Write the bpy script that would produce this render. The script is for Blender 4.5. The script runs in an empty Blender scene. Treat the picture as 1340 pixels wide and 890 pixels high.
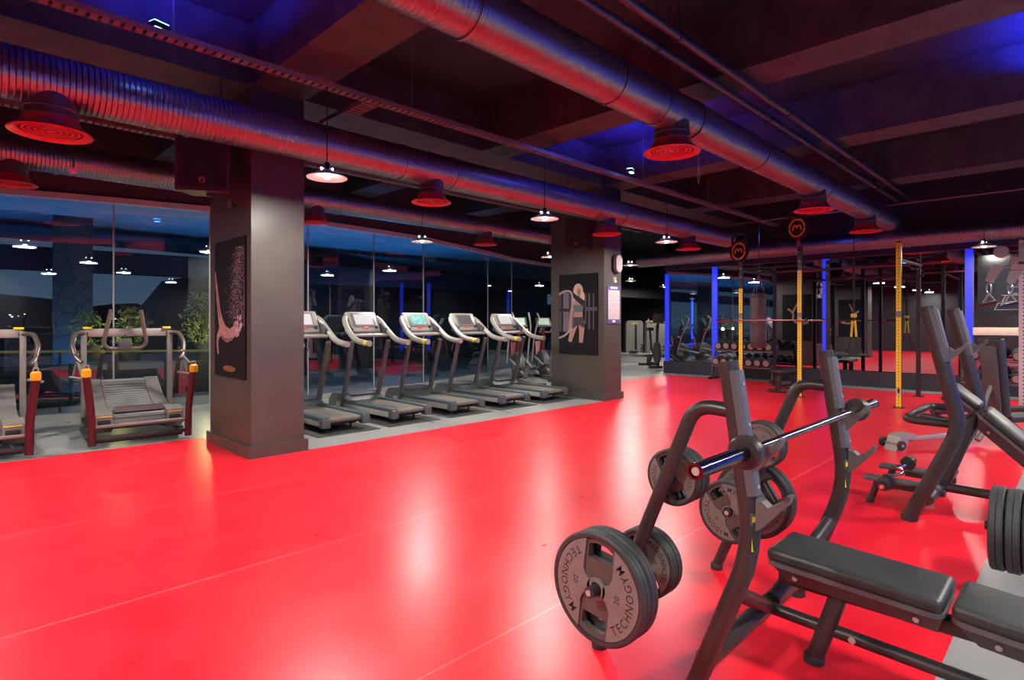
import bpy, bmesh, math, random
from mathutils import Vector, Matrix, Quaternion
random.seed(7)
PI = math.pi
SC = bpy.context.scene
COL = SC.collection
V = Vector

# ------------------------------------------------------------------ mesh helpers
def fillet(pts, rad, k=7):
    pts = [V(p) for p in pts]
    out = [pts[0]]
    for i in range(1, len(pts) - 1):
        p = pts[i]; a = pts[i - 1] - p; b = pts[i + 1] - p
        d = min(rad, a.length * .48, b.length * .48)
        pa = p + a.normalized() * d; pb = p + b.normalized() * d
        for j in range(k + 1):
            t = j / k
            out.append(pa * (1 - t) ** 2 + p * 2 * t * (1 - t) + pb * t * t)
    out.append(pts[-1])
    return out

def rrect(w, h, r, k=4):
    o = []
    for cx, cy, a0 in ((w/2-r, h/2-r, 0), (-w/2+r, h/2-r, PI/2), (-w/2+r, -h/2+r, PI), (w/2-r, -h/2+r, 1.5*PI)):
        for j in range(k + 1):
            a = a0 + PI/2*j/k
            o.append((cx + r*math.cos(a), cy + r*math.sin(a)))
    return o

def circ(r, n=32, c=(0, 0)):
    return [(c[0] + r*math.cos(2*PI*i/n), c[1] + r*math.sin(2*PI*i/n)) for i in range(n)]

def frame_of(axis):
    z = V(axis).normalized()
    x = z.orthogonal().normalized() if abs(z.z) > .95 else V((0, 0, 1)).cross(z).normalized()
    y = z.cross(x)
    return Matrix((x, y, z)).transposed()

class MB:
    def __init__(self):
        self.v = []; self.f = []
    def add(self, vs, fs, M=None):
        b = len(self.v)
        self.v += [tuple(M @ V(p)) if M else tuple(p) for p in vs]
        self.f += [tuple(i + b for i in q) for q in fs]
        return self
    def box(self, c, s, rz=0, M=None, bev=0, seg=2):
        bm = bmesh.new()
        bmesh.ops.create_cube(bm, size=1)
        bmesh.ops.scale(bm, vec=s, verts=bm.verts)
        if bev:
            bmesh.ops.bevel(bm, geom=list(bm.edges), offset=bev, segments=seg, affect='EDGES', profile=.5)
        T = Matrix.Translation(c) @ Matrix.Rotation(rz, 4, 'Z')
        if M is not None: T = Matrix.Translation(c) @ M.to_4x4()
        self.bm(bm, T)
        return self
    def bm(self, bm, T=None):
        bm.verts.index_update()
        self.add([v.co.copy() for v in bm.verts], [[v.index for v in f.verts] for f in bm.faces], T)
        bm.free()
    def tube(self, pts, r, n=12, cap=True, fil=0, closed=False, sy=1):
        pts = [V(p) for p in pts]
        if fil: pts = fillet(pts, fil)
        m = len(pts)
        rs = r if isinstance(r, (list, tuple)) else [r]*m
        tan = []
        for i in range(m):
            if closed: t = pts[(i+1) % m] - pts[i-1]
            else: t = pts[min(i+1, m-1)] - pts[max(i-1, 0)]
            tan.append(t.normalized())
        F = frame_of(tan[0]); x = F.col[0].copy()
        b = len(self.v)
        for i in range(m):
            if i:
                q = tan[i-1].rotation_difference(tan[i]); x = q @ x
            y = tan[i].cross(x)
            for j in range(n):
                a = 2*PI*j/n
                self.v.append(tuple(pts[i] + rs[i]*(x*math.cos(a) + y*sy*math.sin(a))))
        for i in range(m if closed else m-1):
            i2 = (i+1) % m
            for j in range(n):
                j2 = (j+1) % n
                self.f.append((b+i*n+j, b+i*n+j2, b+i2*n+j2, b+i2*n+j))
        if cap and not closed:
            self.f.append(tuple(b+j for j in reversed(range(n))))
            self.f.append(tuple(b+(m-1)*n+j for j in range(n)))
        return self
    def cyl(self, p0, p1, r, n=20, r1=None):
        return self.tube([p0, p1], [r, r if r1 is None else r1], n)
    def lathe(self, prof, c=(0, 0, 0), axis=(0, 0, 1), n=28):
        # prof: (radius, height) along axis
        F = frame_of(axis); c = V(c); b = len(self.v); m = len(prof)
        for r, h in prof:
            for j in range(n):
                a = 2*PI*j/n
                self.v.append(tuple(c + F @ V((max(r, 1e-5)*math.cos(a), max(r, 1e-5)*math.sin(a), h))))
        for i in range(m-1):
            for j in range(n):
                j2 = (j+1) % n
                self.f.append((b+i*n+j, b+i*n+j2, b+(i+1)*n+j2, b+(i+1)*n+j))
        return self
    def ring(self, r0, r1, h0, h1, c=(0, 0, 0), axis=(0, 0, 1), n=32):
        return self.lathe([(r0, h0), (r1, h0), (r1, h1), (r0, h1), (r0, h0)], c, axis, n)
    def prism(self, poly, d0, d1, T=None):
        n = len(poly)
        vs = [(x, y, d0) for x, y in poly] + [(x, y, d1) for x, y in poly]
        fs = [tuple(reversed(range(n))), tuple(range(n, 2*n))]
        fs += [(i, (i+1) % n, n+(i+1) % n, n+i) for i in range(n)]
        return self.add(vs, fs, T)
    def holed(self, outer, holes, d0, d1, T=None):
        bm = bmesh.new()
        es = []
        for lp in [outer] + holes:
            vs = [bm.verts.new((x, y, 0)) for x, y in lp]
            es += [bm.edges.new((vs[i], vs[(i+1) % len(vs)])) for i in range(len(vs))]
        bmesh.ops.triangle_fill(bm, edges=es, use_beauty=True, use_dissolve=False)
        bm.verts.index_update()
        n = len(bm.verts)
        vs = [(v.co.x, v.co.y, d0) for v in bm.verts] + [(v.co.x, v.co.y, d1) for v in bm.verts]
        fs = []
        for f in bm.faces:
            ix = [v.index for v in f.verts]
            if f.normal.z < 0: ix.reverse()
            fs.append(tuple(n+i for i in ix)); fs.append(tuple(reversed(ix)))
        for e in bm.edges:
            if len(e.link_faces) == 1:
                a, b_ = e.verts[0].index, e.verts[1].index
                fs.append((a, b_, n+b_, n+a))
        bm.free()
        return self.add(vs, fs, T)
    def build(self, name, mat, parent=None, smooth=35, label=None):
        me = bpy.data.meshes.new(name)
        me.from_pydata(self.v, [], self.f)
        bm = bmesh.new(); bm.from_mesh(me)
        bmesh.ops.recalc_face_normals(bm, faces=bm.faces)
        bm.to_mesh(me); bm.free()
        if smooth:
            me.polygons.foreach_set('use_smooth', [True]*len(me.polygons))
            me.set_sharp_from_angle(angle=math.radians(smooth))
        me.materials.append(mat)
        o = bpy.data.objects.new(name, me)
        COL.objects.link(o)
        if parent: o.parent = parent
        if label: o['label'] = label
        return o

def thing(name, label, cat, loc=(0, 0, 0), rz=0, group=None):
    o = bpy.data.objects.new(name, None)
    o.empty_display_size = .1
    COL.objects.link(o)
    o.location = loc; o.rotation_euler = (0, 0, rz)
    o['label'] = label; o['category'] = cat
    if group: o['group'] = group
    return o

def tag(o, label, cat, group=None):
    o['label'] = label; o['category'] = cat
    if group: o['group'] = group
    return o

def struct(o):
    o['kind'] = 'structure'
    return o

def dup(root, loc, rz, label, group=None):
    r = root.copy(); COL.objects.link(r)
    r.location = loc; r.rotation_euler = (0, 0, rz); r['label'] = label
    if group: r['group'] = group
    for ch in root.children:
        c = ch.copy(); COL.objects.link(c); c.parent = r
        for g in ch.children:
            d = g.copy(); COL.objects.link(d); d.parent = c
    return r

# glyph meshes from the built-in font
_gl = {}
def glyph(ch):
    if ch not in _gl:
        cu = bpy.data.curves.new('glyph', 'FONT'); cu.body = ch; cu.size = 1; cu.resolution_u = 2; cu.offset = .006
        o = bpy.data.objects.new('glyph', cu); COL.objects.link(o)
        bpy.context.view_layer.update()
        me = o.to_mesh()
        vs = [v.co.copy() for v in me.vertices]; fs = [tuple(p.vertices) for p in me.polygons]
        w = max([v.x for v in vs], default=.3)
        o.to_mesh_clear(); bpy.data.objects.remove(o); bpy.data.curves.remove(cu)
        _gl[ch] = (vs, fs, w)
    return _gl[ch]

def text_line(mb, s, size, T, sx=1, gap=.06, center=True):
    # text in the local XY plane of T
    x = 0; items = []
    for ch in s:
        if ch == ' ':
            x += .3; continue
        vs, fs, w = glyph(ch); items.append((x, vs, fs)); x += w + gap
    off = -x/2 if center else 0
    for x0, vs, fs in items:
        mb.add([(size*sx*(v.x + x0 + off), size*v.y, 0) for v in vs], fs, T)
    return mb

def text_arc(mb, s, size, R, a_mid, T, inward=False, gap=.13, sx=1):
    # letters along a circle of radius R about the origin, reading counterclockwise (tops towards the centre)
    ws = [glyph(c)[2]*sx + gap for c in s]; tot = sum(ws)*size; a = a_mid - tot/R/2
    for c, w in zip(s, ws):
        vs, fs, gw = glyph(c)
        am = a + w*size/R/2
        Rm = Matrix.Rotation(am + PI/2, 4, 'Z') @ Matrix.Translation((0, -R, 0))
        mb.add([(size*sx*(v.x - gw/2), size*(v.y - .35), 0) for v in vs], fs, T @ Rm)
        a += w*size/R
    return mb

# ------------------------------------------------------------------ materials
def nd(nt, t, **kw):
    n = nt.nodes.new(t)
    for k, v in kw.items():
        if k in n.inputs: n.inputs[k].default_value = v
        else: setattr(n, k, v)
    return n

def mat(name, c, rough=.5, metal=0, spec=.5, var=0, scale=8, bump=0, bscale=60, emit=None, es=0, rvar=0, coat=0):
    m = bpy.data.materials.new(name); m.use_nodes = True
    nt = m.node_tree; b = nt.nodes['Principled BSDF']
    c4 = (*c, 1)
    b.inputs['Base Color'].default_value = c4
    b.inputs['Roughness'].default_value = rough
    b.inputs['Metallic'].default_value = metal
    b.inputs['Specular IOR Level'].default_value = spec
    if coat: b.inputs['Coat Weight'].default_value = coat
    L = nt.links.new
    tc = nd(nt, 'ShaderNodeTexCoord')
    if var or rvar:
        n = nd(nt, 'ShaderNodeTexNoise'); n.inputs['Scale'].default_value = scale; n.inputs['Detail'].default_value = 6
        L(tc.outputs['Object'], n.inputs['Vector'])
        if var:
            r = nd(nt, 'ShaderNodeMapRange'); r.inputs['From Min'].default_value = .3; r.inputs['From Max'].default_value = .7
            r.inputs['To Min'].default_value = 1-var; r.inputs['To Max'].default_value = 1+var
            L(n.outputs['Fac'], r.inputs['Value'])
            mx = nd(nt, 'ShaderNodeMix', data_type='RGBA', blend_type='MULTIPLY'); mx.inputs[0].default_value = 1
            mx.inputs[6].default_value = c4
            L(r.outputs[0], mx.inputs[7]); L(mx.outputs[2], b.inputs['Base Color'])
        if rvar:
            r = nd(nt, 'ShaderNodeMapRange'); r.inputs['From Min'].default_value = .3; r.inputs['From Max'].default_value = .7
            r.inputs['To Min'].default_value = rough-rvar; r.inputs['To Max'].default_value = rough+rvar
            L(n.outputs['Fac'], r.inputs['Value']); L(r.outputs[0], b.inputs['Roughness'])
    if bump:
        n2 = nd(nt, 'ShaderNodeTexNoise'); n2.inputs['Scale'].default_value = bscale; n2.inputs['Detail'].default_value = 4
        L(tc.outputs['Object'], n2.inputs['Vector'])
        bp = nd(nt, 'ShaderNodeBump'); bp.inputs['Strength'].default_value = bump; bp.inputs['Distance'].default_value = .01
        L(n2.outputs['Fac'], bp.inputs['Height']); L(bp.outputs[0], b.inputs['Normal'])
    if emit:
        b.inputs['Emission Color'].default_value = (*emit, 1); b.inputs['Emission Strength'].default_value = es
    return m

BLK = mat('black satin paint', (.029, .026, .026), .38, 0, .5, var=.15)
BLK2 = mat('black rubber', (.028, .03, .03), .6, 0, .4, var=.2, bump=.1, bscale=200)
MATTE = mat('matte black', (.015, .014, .015), .7)
GREY = mat('grey plastic cover', (.095, .092, .098), .42, var=.08)
PLG = mat('plate grey face', (.16, .15, .143), .5, var=.1, scale=30)
PLB = mat('plate rubber', (.03, .032, .033), .55, var=.2, scale=14, bump=.15, bscale=150)
PLD = mat('plate recess', (.075, .06, .055), .55, var=.15)
LET = mat('plate lettering', (.012, .011, .012), .5)
CHR = mat('chrome', (.75, .75, .78), .12, 1)
STEEL = mat('bar steel', (.35, .35, .37), .2, 1)
BOLT = mat('bolt steel', (.50, .42, .40), .35, .3)
UPH = mat('black upholstery', (.029, .031, .030), .42, 0, .5, var=.25, scale=5, bump=.12, bscale=90)
YEL = mat('yellow sticker', (.8, .62, .03), .4)
YPOST = None
ORG = mat('orange mark', (1, .46, .05), .4)
CAPY = mat('amber cap', (.85, .42, .02), .4)
SIL = mat('silver grey paint', (.35, .335, .30), .38, .2, var=.06)
SIL2 = mat('warm grey frame', (.21, .195, .175), .42, .2, var=.06)
BELT = mat('treadmill belt', (.13, .115, .09), .6, var=.2, scale=12)
DGR = mat('dark grey plastic', (.075, .078, .08), .42, var=.1)
DKBLUE = mat('slate side trim', (.06, .085, .10), .35)
MAROON = mat('maroon post', (.075, .011, .014), .35, var=.1)
PILL = mat('pillar brown black paint', (.072, .066, .055), .42, 0, .5, var=.1, scale=3, rvar=.05)
CEILM = mat('ceiling black paint', (.017, .017, .021), .7, var=.4, scale=3, bump=.35, bscale=14)
BEAMM = mat('concrete beam paint', (.055, .05, .053), .65, var=.35, scale=4, bump=.4, bscale=18)
WALLM = mat('dark wall paint', (.022, .021, .024), .6, var=.1)
SOFF = mat('soffit paint', (.055, .046, .048), .6, var=.1)
TRIMP = mat('pale window trim', (.75, .6, .55), .4)
REDP = mat('red diffuser paint', (.92, .05, .045), .3)
DKDUCT = mat('dark duct elbow', (.13, .10, .11), .35, .5)
WHT = mat('white enamel', (.85, .85, .83), .35)
PAPER = mat('paper', (.5, .48, .46), .7)
PURP = mat('purple print', (.10, .07, .22), .5)
SKIN = mat('print skin tone', (.42, .25, .22), .6)
SKIN2 = mat('print shaded skin', (.20, .11, .11), .6)
DUST = mat('print pale dust', (.55, .42, .52), .7)
POST = mat('poster print black', (.010, .009, .012), .6, 0, .2)
HAIR = mat('print blonde hair', (.75, .60, .45), .6)
TEAL = mat('print teal top', (.10, .16, .18), .6)
LEATH = mat('bag leather', (.10, .075, .075), .45, var=.3, scale=6, bump=.2, bscale=60)
CONC = mat('stone grey', (.22, .24, .26), .7, var=.3, scale=6, bump=.5, bscale=20)
WOODL = mat('pale wood rail', (.62, .48, .38), .5, var=.1)
SCRW = mat('console screen white', (.3, .3, .3), .2, emit=(.8, .82, .85), es=.5)
SCRD = mat('console screen grey', (.05, .05, .05), .15, emit=(.2, .19, .18), es=.5)
GREENS = mat('console screen green', (.3, .4, .3), .2, emit=(.35, .6, .45), es=.5)

def duct_mat():
    m = mat('spiral duct metal', (.33, .29, .30), .33, .95)
    nt = m.node_tree; L = nt.links.new; b = nt.nodes['Principled BSDF']
    tc = nd(nt, 'ShaderNodeTexCoord'); w = nd(nt, 'ShaderNodeTexWave')
    w.inputs['Scale'].default_value = 7.5; w.inputs['Distortion'].default_value = .15
    w.wave_profile = 'SAW'
    L(tc.outputs['Object'], w.inputs['Vector'])
    n = nd(nt, 'ShaderNodeTexNoise'); n.inputs['Scale'].default_value = 2.5
    L(tc.outputs['Object'], n.inputs['Vector'])
    pw = nd(nt, 'ShaderNodeMath', operation='POWER'); pw.inputs[1].default_value = 9
    L(w.outputs['Fac'], pw.inputs[0])
    ad = nd(nt, 'ShaderNodeMath', operation='MULTIPLY_ADD'); ad.inputs[1].default_value = .5
    L(n.outputs['Fac'], ad.inputs[0]); L(pw.outputs[0], ad.inputs[2])
    bp = nd(nt, 'ShaderNodeBump'); bp.inputs['Strength'].default_value = .7; bp.inputs['Distance'].default_value = .02
    L(ad.outputs[0], bp.inputs['Height']); L(bp.outputs[0], b.inputs['Normal'])
    return m
DUCT = duct_mat()

def floor_red():
    m = mat('red sports floor', (.86, .022, .04), .3, 0, .5)
    nt = m.node_tree; L = nt.links.new; b = nt.nodes['Principled BSDF']
    tc = nd(nt, 'ShaderNodeTexCoord'); sp = nd(nt, 'ShaderNodeSeparateXYZ')
    L(tc.outputs['Object'], sp.inputs[0])
    acc = None
    for y0 in (.24, 1.98, 3.63, 5.33, 7.09):
        c = nd(nt, 'ShaderNodeMath', operation='COMPARE'); c.inputs[1].default_value = y0; c.inputs[2].default_value = .006
        L(sp.outputs['Y'], c.inputs[0])
        if acc is None: acc = c
        else:
            a = nd(nt, 'ShaderNodeMath', operation='ADD'); L(acc.outputs[0], a.inputs[0]); L(c.outputs[0], a.inputs[1]); acc = a
    n = nd(nt, 'ShaderNodeTexNoise'); n.inputs['Scale'].default_value = 2.2; n.inputs['Detail'].default_value = 8; n.inputs['Roughness'].default_value = .65
    L(tc.outputs['Object'], n.inputs['Vector'])
    mp = nd(nt, 'ShaderNodeMapping'); mp.inputs['Rotation'].default_value = (0, 0, .6); mp.inputs['Scale'].default_value = (3, 16, 1)
    L(tc.outputs['Object'], mp.inputs['Vector'])
    s = nd(nt, 'ShaderNodeTexNoise'); s.inputs['Scale'].default_value = 2; s.inputs['Detail'].default_value = 6
    L(mp.outputs[0], s.inputs['Vector'])
    av = nd(nt, 'ShaderNodeMath', operation='ADD'); L(n.outputs['Fac'], av.inputs[0]); L(s.outputs['Fac'], av.inputs[1])
    mx = nd(nt, 'ShaderNodeMapRange'); mx.inputs['From Min'].default_value = .7; mx.inputs['From Max'].default_value = 1.3
    mx.inputs['To Min'].default_value = 0; mx.inputs['To Max'].default_value = 1
    mx.inputs['From Min'].default_value = .3; mx.inputs['From Max'].default_value = .7
    L(n.outputs['Fac'], mx.inputs['Value'])
    cm = nd(nt, 'ShaderNodeMix', data_type='RGBA'); cm.inputs[6].default_value = (.80, .009, .024, 1); cm.inputs[7].default_value = (.93, .019, .040, 1)
    L(mx.outputs[0], cm.inputs[0])
    c2 = nd(nt, 'ShaderNodeMix', data_type='RGBA'); c2.inputs[7].default_value = (.95, .16, .16, 1)
    L(cm.outputs[2], c2.inputs[6])
    hm = nd(nt, 'ShaderNodeMath', operation='MULTIPLY'); hm.inputs[1].default_value = .6
    L(acc.outputs[0], hm.inputs[0]); L(hm.outputs[0], c2.inputs[0])
    L(c2.outputs[2], b.inputs['Base Color'])
    rr = nd(nt, 'ShaderNodeMapRange'); rr.inputs['From Min'].default_value = .7; rr.inputs['From Max'].default_value = 1.3
    rr.inputs['To Min'].default_value = .27; rr.inputs['To Max'].default_value = .35
    rr.inputs['From Min'].default_value = .3; rr.inputs['From Max'].default_value = .7; L(n.outputs['Fac'], rr.inputs['Value']); L(rr.outputs[0], b.inputs['Roughness'])
    bp = nd(nt, 'ShaderNodeBump'); bp.inputs['Strength'].default_value = .025; bp.inputs['Distance'].default_value = .01
    return m
REDF = floor_red()
GREYF = mat('grey sports floor', (.29, .295, .28), .33, var=.12, scale=2, rvar=.06)

def glass_mat(name, refl, tint=(.75, .85, .95)):
    m = bpy.data.materials.new(name); m.use_nodes = True
    nt = m.node_tree; nt.nodes.clear(); L = nt.links.new
    o = nd(nt, 'ShaderNodeOutputMaterial'); mx = nd(nt, 'ShaderNodeMixShader')
    t = nd(nt, 'ShaderNodeBsdfTransparent'); t.inputs[0].default_value = (*tint, 1)
    g = nd(nt, 'ShaderNodeBsdfGlossy'); g.inputs['Roughness'].default_value = 0; g.inputs[0].default_value = (.8, .9, 1, 1)
    mx.inputs[0].default_value = refl
    L(t.outputs[0], mx.inputs[1]); L(g.outputs[0], mx.inputs[2]); L(mx.outputs[0], o.inputs[0])
    return m
GLASS = glass_mat('window glass', .16)
MIRR = mat('mirror', (.54, .56, .60), .0, 1)

def hole_post(name, col, pitch=.055, r=.009):
    m = mat(name, col, .4, var=.05)
    nt = m.node_tree; L = nt.links.new; b = nt.nodes['Principled BSDF']
    tc = nd(nt, 'ShaderNodeTexCoord'); sp = nd(nt, 'ShaderNodeSeparateXYZ'); L(tc.outputs['Object'], sp.inputs[0])
    a = nd(nt, 'ShaderNodeMath', operation='DIVIDE'); a.inputs[1].default_value = pitch; L(sp.outputs['Z'], a.inputs[0])
    f = nd(nt, 'ShaderNodeMath', operation='FRACT'); L(a.outputs[0], f.inputs[0])
    s = nd(nt, 'ShaderNodeMath', operation='SUBTRACT'); s.inputs[1].default_value = .5; L(f.outputs[0], s.inputs[0])
    q = nd(nt, 'ShaderNodeMath', operation='MULTIPLY'); q.inputs[1].default_value = pitch; L(s.outputs[0], q.inputs[0])
    z2 = nd(nt, 'ShaderNodeMath', operation='POWER'); z2.inputs[1].default_value = 2
    ab = nd(nt, 'ShaderNodeMath', operation='ABSOLUTE'); L(q.outputs[0], ab.inputs[0]); L(ab.outputs[0], z2.inputs[0])
    ay = nd(nt, 'ShaderNodeMath', operation='ABSOLUTE'); L(sp.outputs['Y'], ay.inputs[0])
    y2 = nd(nt, 'ShaderNodeMath', operation='POWER'); y2.inputs[1].default_value = 2; L(ay.outputs[0], y2.inputs[0])
    ad = nd(nt, 'ShaderNodeMath', operation='ADD'); L(z2.outputs[0], ad.inputs[0]); L(y2.outputs[0], ad.inputs[1])
    lt = nd(nt, 'ShaderNodeMath', operation='LESS_THAN'); lt.inputs[1].default_value = r*r; L(ad.outputs[0], lt.inputs[0])
    mx = nd(nt, 'ShaderNodeMix', data_type='RGBA'); mx.inputs[6].default_value = (*col, 1); mx.inputs[7].default_value = (.01, .01, .01, 1)
    L(lt.outputs[0], mx.inputs[0]); L(mx.outputs[2], b.inputs['Base Color'])
    return m
YPOST = hole_post('yellow rack upright', (.95, .70, .03))
WPOST = hole_post('white cable column', (.66, .56, .56), .06, .012)
BPOST = hole_post('black rack upright', (.02, .018, .02), .055, .008)

def emis(name, c, s):
    return mat(name, (.02, .02, .02), .4, emit=c, es=s)
LEDB = emis('blue light tube', (.018, .035, .9), 1.0)
BULB = emis('lamp bulb', (1, .95, .85), 25)
BLUEL = emis('blue fixture lens', (.1, .3, 1), 20)

# ------------------------------------------------------------------ camera and world
cam = bpy.data.cameras.new('camera'); co = bpy.data.objects.new('camera', cam); COL.objects.link(co)
co.location = (0, 0, 1.5); co.rotation_euler = (PI/2, 0, -PI/4)
cam.sensor_width = 36; cam.lens = 36*752/1340; cam.shift_y = -24/1340; cam.clip_end = 2000; cam.clip_start = .02
SC.camera = co
w = bpy.data.worlds.new('dusk'); SC.world = w; w.use_nodes = True
nt = w.node_tree; bg = nt.nodes['Background']
tc = nd(nt, 'ShaderNodeTexCoord'); sp = nd(nt, 'ShaderNodeSeparateXYZ'); nt.links.new(tc.outputs['Generated'], sp.inputs[0])
cr = nd(nt, 'ShaderNodeValToRGB'); nt.links.new(sp.outputs['Z'], cr.inputs[0])
cr.color_ramp.elements[0].color = (.09, .13, .17, 1); cr.color_ramp.elements[1].color = (.008, .03, .09, 1); cr.color_ramp.elements[1].position = .6
nt.links.new(cr.outputs[0], bg.inputs[0]); bg.inputs[1].default_value = 1.0
vs = SC.view_settings
vs.view_transform = 'Standard'; vs.look = 'None'; vs.gamma = 1; vs.exposure = 0; vs.use_curve_mapping = False
SC.cycles.max_bounces = 8; SC.cycles.transparent_max_bounces = 12; SC.cycles.caustics_reflective = False; SC.cycles.caustics_refractive = False
SC.cycles.sample_clamp_indirect = 4

# ------------------------------------------------------------------ the setting
H_C = 4.75
def slab(name, m, x0, x1, y0, y1, z0, z1):
    return struct(MB().box(((x0+x1)/2, (y0+y1)/2, (z0+z1)/2), (x1-x0, y1-y0, z1-z0)).build(name, m))
def poly_slab(name, m, poly, z0, z1):
    return struct(MB().prism(poly, z0, z1).build(name, m, smooth=0))
WX = 15.3
# red floor: three strips of one sheet, grey zones around it
poly_slab('floor', REDF, [(-4.2, .45), (14.6, .45), (14.6, 8.35), (9.52, 8.35), (9.52, 6.44), (2.43, 6.44), (2.43, 8.1), (-4.2, 8.3)], -.1, 0)
poly_slab('floor', GREYF, [(-4.2, -4), (WX+.2, -4), (WX+.2, 9.3), (25.2, 9.3), (25.2, 18.5), (-4.2, 18.5)], -.16, -.003)
poly_slab('ceiling', CEILM, [(-4.2, -4), (25.2, -4), (25.2, 18), (-4.2, 12.6)], H_C, H_C+.2)
for i, (a, b) in enumerate([(-4.2, -3.6), (-.95, -.35), (2.43, 3.03), (5.82, 6.37), (8.94, 9.5), (12.2, 12.8)]):
    slab('trim_%d' % (i+1), BEAMM, a, b, -4, 12.2 if i < 4 else 13, 4.08, H_C+.02)
slab('trim_7', BEAMM, -4.2, 25, 6.45, 7.1, 4.079, H_C+.02)
slab('trim_8', BEAMM, -4.2, WX, -1.6, -.9, 4.079, H_C+.02)
# pillars with their plinths
for x0, x1, nm in ((2.43, 3.03, 'pillar'), (8.94, 9.5, 'pillar')):
    slab(nm, PILL, x0, x1, 6.47, 7.8, 0, 4.1)
    slab('baseboard_pillar', PILL, x0-.035, x1+.035, 6.43, 7.84, 0, .13)
# enclosing walls
slab('wall_back', WALLM, -4.4, -4.2, -4, 12.8, 0, H_C)
slab('wall_near', WALLM, -4.2, WX+.2, -4.2, -4, 0, H_C)
slab('wall_mirror', WALLM, WX, WX+.2, -4, 8.85, 0, H_C)
slab('baseboard_mirror', mat('plinth dark blue', (.035, .035, .05), .35), WX-.12, WX, -4, 8.85, 0, .34)
slab('wall_alcove', WALLM, WX, 25, 8.65, 8.85, 0, H_C)
slab('wall_end', WALLM, 25, 25.2, 8.65, 18, 0, H_C)
for k, (a, b) in enumerate([(7.36, 8.8), (4.54, 7.24), (1.8, 4.42), (-4, 1.68)]):
    slab('window_mirror', MIRR, WX-.015, WX-.003, a, b, .36, 3.02)
slab('trim_9', mat('dark blue mirror head', (.03, .03, .07), .4), WX-.1, WX, -4, 8.85, 3.02, 3.16)
# curved window wall
WP = [(-4.2, 12.55), (-.9, 11.72), (1.98, 10.93), (3.3, 10.62), (5.03, 10.57), (6.55, 10.7), (8.0, 10.92), (10.9, 11.86), (12.5, 12.52), (15.6, 13.1), (19.5, 14.6), (25.1, 17.6)]
ZT = 3.41
for i in range(len(WP)-1):
    a, b = V(WP[i]).to_3d(), V(WP[i+1]).to_3d()
    d = (b-a); L_ = d.length; ang = math.atan2(d.y, d.x); c = (a+b)/2; n = V((-d.y, d.x, 0)).normalized()
    def wb(name, m, z0, z1, th, off=0):
        p = c + n*off
        return struct(MB().box((p.x, p.y, (z0+z1)/2), (L_+.01, th, z1-z0), ang).build(name, m))
    wb('window_%d' % (i+1), GLASS, .09, ZT, .012)
    wb('wall_window', SOFF, ZT, H_C, .2, .09)
    wb('trim_10', TRIMP, ZT-.04, ZT+.05, .08, -.06)
    wb('baseboard_window', TRIMP if 0 else GREYF, -.003, .09, .12)
    struct(MB().box((b.x, b.y, ZT/2), (.022, .022, ZT), ang).build('trim_11', SIL))
# terrace, sea and hills outside, seen through the glass
poly_slab('terrace_floor', CONC, [(-30, 11), (1.98, 10.95), (3.3, 10.63), (6.55, 10.75), (30, 20), (30, 24), (-30, 24)], -.3, -.02)
struct(MB().box((2, 15.1, 2.78), (60, .5, .46), -.05).build('terrace_beam', mat('terrace beam', (.03, .025, .03), .6)))
poly_slab('terrace_roof', mat('terrace soffit', (.30, .36, .42), .6), [(-30, 12.8), (1.9, 11.15), (3.3, 10.8), (6.55, 10.9), (8, 11.1), (10.9, 12.05), (30, 19), (30, 22), (-30, 15.2)], 3.55, 3.7)
# sea, hills
struct(MB().box((150, 700, -12), (2400, 1300, .2)).build('sea', mat('sea water', (.01, .03, .05), .15)))
hm = MB()
N = 60
hv = []
for i in range(N):
    x = -300 + 14*i
    h = 12 + 7*math.sin(i*.35) + 3*math.sin(i*.9+1) + 2*math.sin(i*2.1)
    hv += [(x, 420, -12), (x, 440, h), (x, 520, -12)]
hm.add(hv, [(3*i+a, 3*i+3+a, 3*i+4+a, 3*i+1+a) for i in range(N-1) for a in (0, 1)])
struct(hm.build('hills', mat('dark hillside', (.012, .014, .018), .9), smooth=60))
tl_ = MB()
for i in range(46):
    x = random.uniform(-150, 160); z = random.uniform(1, 9); sz = random.uniform(.25, .6)
    tl_.box((x, 416, z), (sz*1.6, .2, sz))
o_ = tl_.build('town_lights', emis('town light', (1, .85, .6), 4)); o_['kind'] = 'stuff'; o_['label'] = 'tiny town lights on the dark hillside across the water'; o_['category'] = 'lights'
# stone column on the terrace
sc_ = MB().box((1.9, 14.25, 1.7), (.62, .6, 3.7), -.1)
def stone_mat():
    m = mat('dry stone', (.16, .18, .20), .7)
    nt = m.node_tree; L = nt.links.new; b = nt.nodes['Principled BSDF']
    tc = nd(nt, 'ShaderNodeTexCoord'); v = nd(nt, 'ShaderNodeTexVoronoi', feature='DISTANCE_TO_EDGE'); v.inputs['Scale'].default_value = 3.2
    L(tc.outputs['Object'], v.inputs['Vector'])
    r = nd(nt, 'ShaderNodeMapRange'); r.inputs['From Max'].default_value = .06; L(v.outputs['Distance'], r.inputs['Value'])
    mx = nd(nt, 'ShaderNodeMix', data_type='RGBA'); mx.inputs[6].default_value = (.02, .02, .025, 1); mx.inputs[7].default_value = (.075, .085, .095, 1)
    L(r.outputs[0], mx.inputs[0]); L(mx.outputs[2], b.inputs['Base Color'])
    return m
struct(sc_.build('column', stone_mat()))
t = thing('terrace_house', 'dark gabled house silhouette beyond the terrace, behind the glass', 'house', (9.4, 30, -1))
t.scale = (.5, .5, .8)
MB().prism([(-6, 0), (6, 0), (6, 2.6), (-6, 2.6)], -4, 4, Matrix.Rotation(PI/2, 4, 'X')).build('wall', MATTE, t)
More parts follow.
